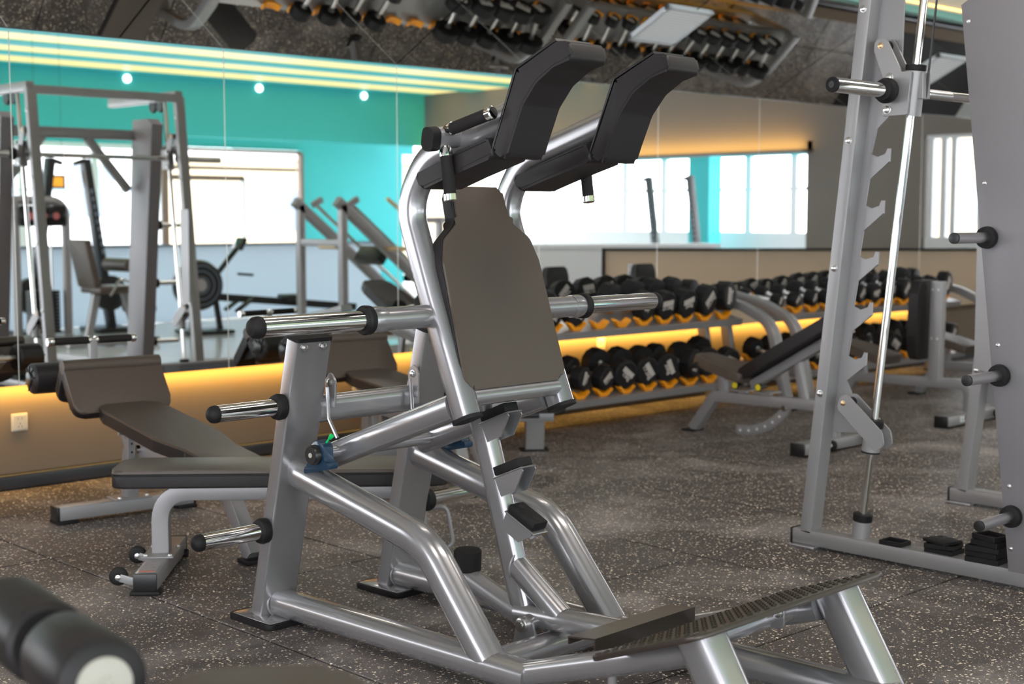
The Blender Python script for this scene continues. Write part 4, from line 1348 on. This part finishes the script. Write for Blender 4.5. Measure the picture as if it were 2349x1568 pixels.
for k, x_ in enumerate(A_lo):
    lab = 'black octagonal dumbbell, %s from the right on the lower tier, left rack' % ordn[11 - k]
    dumbbell(lab, x_, 0, rL[k], kL[k], spL[k], 'dumbbells on the left rack')
for k, x_ in enumerate(B_up):
    r_ = 0.050 + 0.0042 * k
    lab = 'black octagonal dumbbell, %s from the left on the upper tier, right rack' % ordn[k]
    dumbbell(lab, x_, 1, round(r_, 3), ['2.5', '2.5', '5', '5', '7.5', '7.5', '10', '10', '12.5', '12.5', '15', '15'][k], [-60, -50, -55, -20, -62, -45, -10, -35, -50, -52, 15, -70][k], 'dumbbells on the right rack')
for k, x_ in enumerate(B_lo):
    r_ = 0.074 + 0.0020 * k
    lab = 'black octagonal dumbbell, %s from the left on the lower tier, right rack' % ordn[k]
    dumbbell(lab, x_, 0, round(r_, 3), ['15', '15', '17.5', '17.5', '20', '20', '22.5', '22.5', '25', '25', '27.5', '27.5'][k], [10, -30, 5, -75, -62, -40, -70, 30, -66, 12, -74, -60][k], 'dumbbells on the right rack')


# ------------------------------------------------------------------ adjustable benches
def adj_bench(label, x, inc, base_y=4.27):
    """inc: back pad angle above horizontal"""
    t = thing('adjustable_bench', label, 'bench', (x, base_y, 0), 0, 'adjustable benches in front of the racks')
    bmb = MB().box((0, 0, 0.040), (0.66, 0.085, 0.058), None, 0.004).build('rear_beam', 'silver_dull', t)
    for s_ in (-1, 1):
        MB().box((0.332 * s_, 0, 0.040), (0.012, 0.088, 0.062), None, 0.003).build('beam_cap', 'plastic', bmb)
        MB().box((0.30 * s_, 0, 0.006), (0.06, 0.10, 0.012), None, 0.003).build('rubber_foot', 'rubber', bmb)
    MB().box((-0.16, -0.0433, 0.042), (0.055, 0.0012, 0.035)).build('sticker', 'sticker_white', bmb)
    for k_ in (-1, 1):
        MB().box((-0.16 + 0.010 * k_, -0.0441, 0.042), (0.004, 0.0008, 0.020), Matrix.Rotation(0.6 * k_, 3, 'Y')).build('sticker_print', 'green_print', bmb)
    for s_ in (-0.12, 0.22):
        w_ = MB().lathe([(-0.012, 0.018), (-0.010, 0.026), (0.010, 0.026), (0.012, 0.018)], (s_, -0.070, 0.045), (1, 0, 0), 20).build('wheel', 'rubber', t)
        bolt((s_ - 0.012, -0.070, 0.045), (-1, 0, 0), 0.008, 'axle_bolt', w_)
    path = fillet([V(0, 0.0, 0.068), V(0, 0.0, 0.232), V(0, 0.80, 0.218), V(0, 0.96, 0.012)], [0.17, 0.03], 10)
    MB().sweep(path, rect_profile(0.055, 0.060, 0.006), (1, 0, 0)).build('frame', 'silver_dull', t)
    MB().box((0, 0.97, 0.006), (0.10, 0.09, 0.012), None, 0.003).build('rubber_foot', 'rubber', t)
    # seat
    sa, sb = V(0, 0.90, 0.460), V(0, 0.53, 0.372)
    d = (sb - sa).normalized()
    ln = (sb - sa).length
    m1 = MB()
    poly = rpoly([(-0.085, 0), (0.085, 0), (0.125, 0.16), (0.125, ln), (-0.125, ln), (-0.125, 0.16)], [0.04, 0.04, 0.08, 0.03, 0.03, 0.08], 5)
    nn = V(1, 0, 0).cross(d)
    sg = 1 if nn.z > 0 else -1
    nn = nn * sg
    m1.prism(poly, sa - nn * 0.055, (1, 0, 0), d, 0.055 * sg, 0.012, 4)
    m1.build('seat', 'leather', t)
    MB().sweep([V(0, 0.74, 0.23), V(0, 0.76, 0.38)], rect_profile(0.04, 0.05, 0.004), (1, 0, 0)).build('seat_post', 'silver_dull', t)
    # back
    ca, sa_ = math.cos(R(inc)), math.sin(R(inc))
    if inc < 60:
        hinge = V(0, 0.555, 0.335)
    else:
        hinge = V(0, 0.31, 0.365)
    bd = V(0, -ca, sa_)
    m1 = MB()
    Lb = 0.80 if inc < 60 else 0.49
    poly = rpoly([(-0.10, 0), (0.10, 0), (0.125, 0.15), (0.125, Lb - 0.08), (0.10, Lb), (-0.10, Lb), (-0.125, Lb - 0.08), (-0.125, 0.15)], [0.03, 0.03, 0.06, 0.05, 0.03, 0.03, 0.05, 0.06], 5)
    nb_ = V(1, 0, 0).cross(bd)
    sg = 1 if nb_.y > 0 or (nb_.z > 0 and inc < 60) else -1
    nb_ = nb_ * sg
    m1.prism(poly, hinge, (1, 0, 0), bd, 0.062 * sg, 0.012, 4)
    m1.build('back_pad', 'leather_side', t)
    if inc < 60:
        MB().sweep([hinge - nb_ * 0.035, hinge + bd * 0.72 - nb_ * 0.035], rect_profile(0.055, 0.05, 0.005), (1, 0, 0)).build('back_support', 'silver_dull', t)
        MB().sweep([V(0, 0.24, 0.46), V(0, 0.19, 0.24)], rect_profile(0.03, 0.05, 0.004), (1, 0, 0)).build('strut', 'silver_dull', t)
        arc = [V(0.0, 0.30 + 0.30 * math.cos(an) * 0.9 - 0.02, 0.26 + 0.24 * math.sin(an)) for an in [R(-150 + 6.5 * k) for k in range(15)]]
        arc = [V(0, 0.62 - 0.40 * math.sin(an), 0.44 - 0.40 * math.cos(an)) for an in [R(-4 + 4.2 * k) for k in range(15)]]
        ao = MB().sweep(arc, rect_profile(0.010, 0.055, 0.001), (1, 0, 0)).build('adjust_arc', 'silver_dull', t)
        for k in range(1, 13, 2):
            MB().lathe([(0, 0.008), (0.001, 0.008)], arc[k] + V(-0.006, 0, 0), (-1, 0, 0), 10).build('hole', 'sticker_white', ao)
        MB().lathe([(0, 0.006), (0.05, 0.006), (0.052, 0.016), (0.062, 0.016)], V(-0.03, 0.26, 0.205), (-1, 0.1, 0), 14).build('pull_pin', 'chrome', t)
        for ky in (0.60, 0.44):
            MB().lathe([(0, 0.012), (0.05, 0.012), (0.052, 0.022), (0.066, 0.022)], V(-0.02, ky, 0.305), (-1, 0, 0), 16).build('pin_collar', 'plastic', t)
            MB().lathe([(0, 0.018), (0.003, 0.018)], V(-0.086, ky, 0.305), (-1, 0, 0), 16).build('yellow_cap', 'yellow', t)
            MB().box((0, ky, 0.272), (0.13, 0.10, 0.008)).box((0, ky, 0.252), (0.04, 0.05, 0.035)).build('pin_bracket', 'silver_dull', t)
        MB().tube([V(-0.10, 0.86, 0.40), V(-0.06, 0.93, 0.385), V(0.12, 0.93, 0.385)], 0.016, 12).build('front_grip', 'foam', t)
    else:
        MB().sweep([V(0, 0.235, 0.24), V(0, 0.225, 0.85)], rect_profile(0.065, 0.075, 0.005), (1, 0, 0)).build('back_post', 'silver_dull', t)
        for bz_ in (0.80, 0.50):
            for by_ in (0.21, 0.25):
                bolt((-0.033, by_, bz_), (-1, 0, 0), 0.006, 'bolt', t)
        MB().cyl(V(-0.16, 0.93, 0.10), V(0.05, 0.93, 0.10), 0.014, 14).build('foot_bar', 'steel', t)
    return t


adj_bench('adjustable bench with its long back pad reclined, in front of the left rack', 6.47, 29.5)
b2 = adj_bench('adjustable bench with upright back pad and square post, beside the smith rod', 7.92, 88)
b3 = adj_bench('bench whose seat end shows between the right rack and grey housing', 8.96, 88.5, 4.27)


# ------------------------------------------------------------------ blurred leg machine at the near left corner
lg_ = thing('leg_curl_machine', 'blurred black roller with cream end cap and brown pad, near left corner', 'leg machine', (0.95, 1.75, 0))
LG = V(0.95, 1.75, 0)


def roller(a, b_, r):
    d = (V(*b_) - V(*a))
    ln = d.length
    ro = MB().lathe([(0, r - 0.012), (0.006, r - 0.003), (0.014, r), (ln - 0.014, r), (ln - 0.006, r - 0.003), (ln, r - 0.012)], V(*a) - LG, d, 32).build('roller', 'leather_side', lg_)
    MB().lathe([(ln - 0.001, 0.0365), (ln + 0.004, 0.0355), (ln + 0.0055, 0.012), (ln + 0.001, 0.010)], V(*a) - LG, d, 28).build('end_cap', 'ivory', ro)
    return ro


roller((0.868, 1.800, 0.655), (0.838, 1.622, 0.660), 0.060)
MB().lathe([(0, 0.05), (0.006, 0.058), (0.014, 0.060), (0.20, 0.060), (0.21, 0.05)], V(0.872, 1.845, 0.655) - LG, V(0.03, 0.178, -0.005), 32).build('roller', 'leather_side', lg_)
MB().cyl(V(0.860, 1.76, 0.655) - LG, V(0.880, 1.90, 0.655) - LG, 0.014, 14).build('roller_axle', 'steel', lg_)
MB().sweep([V(0.872, 1.822, 0.655) - LG, V(0.95, 1.78, 0.36) - LG, V(1.06, 1.62, 0.34) - LG], rect_profile(0.03, 0.05, 0.004), (0, 1, 0)).build('roller_arm', 'silver', lg_)
m1 = MB()
m1.prism(rpoly([(-0.14, -0.2), (0.14, -0.2), (0.14, 0.16), (-0.14, 0.16)], 0.07, 6), V(1.06, 1.62, 0.525) - LG, (0.72, -0.69, 0), (0.69, 0.72, 0), 0.06, 0.022, 5)
m1.build('seat_pad', 'leather', lg_)
MB().sweep([V(1.06, 1.60, 0.50) - LG, V(1.06, 1.60, 0.05) - LG], rect_profile(0.07, 0.07, 0.005), (1, 0, 0)).build('seat_post', 'silver', lg_)
MB().box(V(1.06, 1.60, 0.03) - LG, (0.5, 0.08, 0.055), None, 0.004).build('foot_beam', 'silver', lg_)
MB().box(V(1.06, 1.60, 0.03) - LG, (0.08, 0.46, 0.055), None, 0.004).build('foot_beam', 'silver', lg_)


# ------------------------------------------------------------------ machines across the hall, seen in the mirrors
def local(t, m, name, mat_):
    return m.build(name, mat_, t)


# air rower
rw = thing('rowing_machine', 'black air rowing machine with big round fan, reflected by the white partition', 'rowing machine', (8.35, -0.75, 0), 8)
MB().lathe([(-0.09, 0.10), (-0.085, 0.25), (-0.04, 0.27), (0.04, 0.27), (0.085, 0.25), (0.09, 0.10)], (-0.35, 0, 0.52), (0, 1, 0), 36).build('fan_housing', 'plastic', rw)
fg = MB()
for k in range(3):
    rr2 = 0.09 + 0.06 * k
    fg.tube([V(-0.35 + rr2 * math.cos(a), 0.095, 0.52 + rr2 * math.sin(a)) for a in [2 * PI * q_ / 24 for q_ in range(25)]], 0.004, 6, cap=False)
fg.build('fan_grille', 'blue_grey', rw)
MB().lathe([(0.09, 0.07), (0.10, 0.06)], (-0.35, 0, 0.52), (0, 1, 0), 24).build('fan_badge', 'sticker', rw)
MB().bar(V(-0.25, 0, 0.40), V(1.55, 0, 0.22), 0.07, 0.08).build('rail', 'plastic', rw)
MB().bar(V(-0.42, 0, 0.35), V(-0.42, 0, 0.03), 0.05, 0.06, (1, 0, 0)).build('front_leg', 'plastic', rw)
MB().bar(V(-0.15, 0, 0.35), V(-0.10, 0, 0.03), 0.05, 0.06, (1, 0, 0)).build('front_leg', 'plastic', rw)
MB().bar(V(1.45, 0, 0.24), V(1.45, 0, 0.03), 0.05, 0.06, (1, 0, 0)).build('rear_leg', 'plastic', rw)
MB().box((-0.28, 0, 0.025), (0.5, 0.45, 0.04), None, 0.01).build('floor_bar', 'plastic', rw)
MB().box((1.45, 0, 0.025), (0.06, 0.4, 0.04), None, 0.01).build('floor_bar', 'plastic', rw)
MB().bar(V(-0.2, 0, 0.55), V(0.12, 0, 0.92), 0.04, 0.05).build('console_arm', 'plastic', rw)
MB().box((0.14, 0, 0.95), (0.05, 0.20, 0.14), Matrix.Rotation(0.5, 3, 'Y'), 0.01).build('console', 'display', rw)
MB().tube([V(0.2, -0.18, 0.62), V(0.2, 0.18, 0.62)], 0.015, 10).build('handle', 'foam', rw)
MB().box((0.75, 0, 0.36), (0.24, 0.26, 0.06), None, 0.025, 3).build('seat', 'plastic', rw)
for s_ in (-1, 1):
    MB().box((0.12, 0.14 * s_, 0.30), (0.24, 0.09, 0.03), Matrix.Rotation(-0.6, 3, 'Y'), 0.01).build('foot_rest', 'plastic', rw)

# cable tower with stack
ct = thing('cable_tower', 'grey cable tower with dark weight stack and rounded top panel, reflected at left', 'weight machine', (6.3, -0.85, 0), 0)
MB().tube(fillet([V(-0.26, 0, 0.0), V(-0.26, 0, 1.40), V(0.26, 0, 1.40), V(0.26, 0, 0.0)], [0.02, 0.18], 10), 0.045, 12, 0.035).build('frame_hoop', 'silver_dull', ct)
dpn = MB().box((0.0, 0.05, 1.25), (0.48, 0.03, 0.20), None, 0.02).build('top_panel', 'display', ct)
for k in range(3):
    MB().lathe([(0, 0.035), (0.002, 0.035)], (-0.13 + 0.13 * k, 0.066, 1.25), (0, 1, 0), 16).build('diagram', 'pink', dpn)
for s_ in (-0.10, 0.10):
    MB().cyl(V(s_, 0, 0.08), V(s_, 0, 1.2), 0.010, 10).build('guide_rod', 'steel', ct)
MB().cyl(V(0, 0, 0.5), V(0, 0, 1.2), 0.005, 8).build('cable', 'cable', ct)
for k in range(12):
    MB().box((0, 0, 0.12 + 0.035 * k), (0.30, 0.12, 0.031), None, 0.003, 1).build('weight_plate', 'plastic', ct)
MB().box((0, 0, 0.04), (0.64, 0.5, 0.07), None, 0.005).build('base', 'silver_dull', ct)

# leg extension in front of it
le = thing('leg_extension_machine', 'leg extension machine with black seat, back and rollers, reflected behind the smith upright', 'weight machine', (6.65, -0.15, 0), 0)
MB().box((0, 0, 0.55), (0.42, 0.40, 0.07), None, 0.02, 3).build('seat', 'leather', le)
MB().box((-0.26, 0, 0.80), (0.07, 0.36, 0.46), Matrix.Rotation(-0.22, 3, 'Y'), 0.02, 3).build('back_rest', 'leather', le)
for z_, x_ in ((0.78, 0.10), (0.36, 0.30)):
    MB().lathe([(0, 0.05), (0.01, 0.065), (0.46, 0.065), (0.47, 0.05)], (x_, -0.235, z_), (0, 1, 0), 22).build('roller', 'leather', le)
MB().bar(V(-0.15, 0, 0.50), V(-0.25, 0, 0.05), 0.06, 0.07).build('leg', 'silver_dull', le)
MB().bar(V(0.15, 0, 0.50), V(0.28, 0, 0.05), 0.06, 0.07).build('leg', 'silver_dull', le)
MB().bar(V(-0.45, 0, 0.04), V(0.5, 0, 0.04), 0.07, 0.06).build('base_beam', 'silver_dull', le)
MB().bar(V(0.28, -0.24, 0.04), V(0.28, 0.24, 0.04), 0.06, 0.06).build('foot_beam', 'silver_dull', le)
MB().bar(V(0.12, 0, 0.52), V(0.30, 0, 0.36), 0.04, 0.05).build('lever', 'silver_dull', le)
MB().tube(fillet([V(-0.12, 0.22, 0.5), V(-0.02, 0.24, 0.66), V(0.08, 0.24, 0.62)], 0.03, 4), 0.014, 10).build('hand_grip', 'chrome', le)

# leaning ski trainers
for k, (x_, y_, rz, lab) in enumerate(((6.69, -1.75, 180, 'black leaning ski trainer tower, reflected left of the orange sign'),
                                       (7.40, -1.75, 0, 'black leaning ski trainer tower, reflected right of the orange sign'),
                                       (16.9, -2.05, 90, 'black leaning ski trainer in front of the teal column in the mirror'),
                                       (16.8, -1.15, 90, 'black ski trainer right of the teal column in the mirror'))):
    t = thing('ski_trainer', lab, 'ski trainer', (x_, y_, 0), rz, 'ski trainers in the mirror')
    MB().bar(V(0.10, 0, 0.05), V(-0.16, 0, 1.85), 0.11, 0.08, (0, 1, 0)).build('tower', 'plastic', t)
    MB().box((0.08, 0, 0.03), (0.46, 0.5, 0.05), None, 0.01).build('base', 'plastic', t)
    MB().lathe([(-0.06, 0.16), (-0.05, 0.19), (0.05, 0.19), (0.06, 0.16)], (0.08, 0, 0.42), (0, 1, 0), 24).build('fan_housing', 'plastic', t)
    MB().bar(V(-0.16, 0, 1.84), V(-0.28, 0, 1.80), 0.08, 0.04, (0, 1, 0)).build('pulley_arm', 'plastic', t)
    for k2 in range(9):
        MB().box((-0.006 - 0.0145 * k2 + (-0.0), 0.0615, 0.85 + 0.08 * k2 + 0.02), (0.028, 0.002, 0.05), Matrix.Rotation(-0.14, 3, 'Y')).build('tower_lettering', 'blue_grey', t)

# 45 degree press
lp2 = thing('leg_press_machine', 'grey leg press with two posts and sloping rails, reflected beside the teal wall', 'leg press', (8.95, 0.60, 0), 0)
for y_ in (-0.36, 0.36):
    MB().bar(V(-0.35, y_, 0.04), V(-0.35, y_, 1.36), 0.075, 0.075, (1, 0, 0)).build('post', 'silver_dull', lp2)
    MB().bar(V(-0.42, y_, 1.40), V(1.25, y_, 0.10), 0.075, 0.10, (0, 1, 0)).build('slope_rail', 'silver_dull', lp2)
    MB().cyl(V(-0.20, y_ * 0.85, 1.37), V(1.15, y_ * 0.85, 0.32), 0.018, 12).build('slide_rod', 'chrome', lp2)
    MB().bar(V(-0.23, y_ * 0.85, 1.36), V(-0.12, y_ * 0.85, 1.42), 0.05, 0.06, (0, 1, 0)).build('rod_bracket', 'silver_dull', lp2)
    MB().cyl(V(0.18, y_, 0.92), V(0.18, y_ * 2.1, 0.92), 0.024, 14).build('plate_horn', 'gold', lp2)
MB().bar(V(-0.35, -0.36, 0.98), V(-0.35, 0.36, 0.98), 0.06, 0.07).build('cross_tie', 'silver_dull', lp2)
MB().box((0.30, 0, 0.84), (0.10, 0.42, 0.18), Matrix.Rotation(0.66, 3, 'Y'), 0.01).build('carriage', 'plastic', lp2)
MB().box((0.30, 0, 0.03), (1.9, 0.08, 0.06), None, 0.004).build('base_beam', 'silver_dull', lp2)
MB().box((-0.35, 0, 0.03), (0.08, 0.6, 0.06), None, 0.004).build('foot_beam', 'silver_dull', lp2)
MB().box((0.62, 0, 0.42), (0.5, 0.30, 0.07), Matrix.Rotation(0.5, 3, 'Y'), 0.02, 3).build('pad', 'leather', lp2)

# plate loaded row with brass-toned horns
rm = thing('plate_row_machine', 'plate-loaded machine with brass-toned horns, reflected before the teal wall', 'weight machine', (11.3, -0.7, 0), 0)
MB().bar(V(0, 0, 0.04), V(0, 0, 1.22), 0.07, 0.08, (1, 0, 0)).build('post', 'silver_dull', rm)
MB().bar(V(-0.45, 0, 1.20), V(0.25, 0, 1.20), 0.06, 0.07, (0, 1, 0)).build('top_arm', 'silver_dull', rm)
MB().bar(V(-0.25, 0, 0.85), V(0.45, 0, 0.85), 0.06, 0.07, (0, 1, 0)).build('mid_arm', 'silver_dull', rm)
MB().cyl(V(-0.45, 0, 1.22), V(-0.80, 0, 1.45), 0.024, 14).build('plate_horn', 'gold', rm)
MB().cyl(V(0.1, -0.1, 0.78), V(0.55, -0.1, 0.78), 0.024, 14).build('plate_horn', 'gold', rm)
MB().cyl(V(0.1, -0.1, 0.52), V(0.55, -0.1, 0.52), 0.024, 14).build('plate_horn', 'gold', rm)
MB().box((-0.47, 0, 1.20), (0.06, 0.12, 0.16), None, 0.01).build('horn_mount', 'plastic', rm)
MB().bar(V(-0.5, 0, 0.04), V(0.6, 0, 0.04), 0.08, 0.06).build('base_beam', 'silver_dull', rm)
MB().bar(V(0.1, -0.35, 0.04), V(0.1, 0.35, 0.04), 0.08, 0.06).build('foot_beam', 'silver_dull', rm)
m1 = MB().box((-0.25, 0, 0.55), (0.6, 0.28, 0.06), Matrix.Rotation(0.45, 3, 'Y'), 0.02, 3).build('bench_pad', 'leather', rm)

# hanging orange sign
sg_ = thing('orange_sign', 'small lit orange sign in a grey frame hanging before the windows', 'sign', (7.1, -2.3, 1.62))
MB().box((0, 0, 0), (0.36, 0.04, 0.15), None, 0.004).build('frame', 'grey_panel', sg_)
MB().box((0, 0.021, 0), (0.30, 0.004, 0.105)).build('sign_face', 'sign', sg_)
for s_ in (-0.15, 0.15):
    MB().cyl(V(s_, 0, 0.075), V(s_, 0, 1.0 if False else 2.0), 0.002, 6).build('hanger', 'cable', sg_)
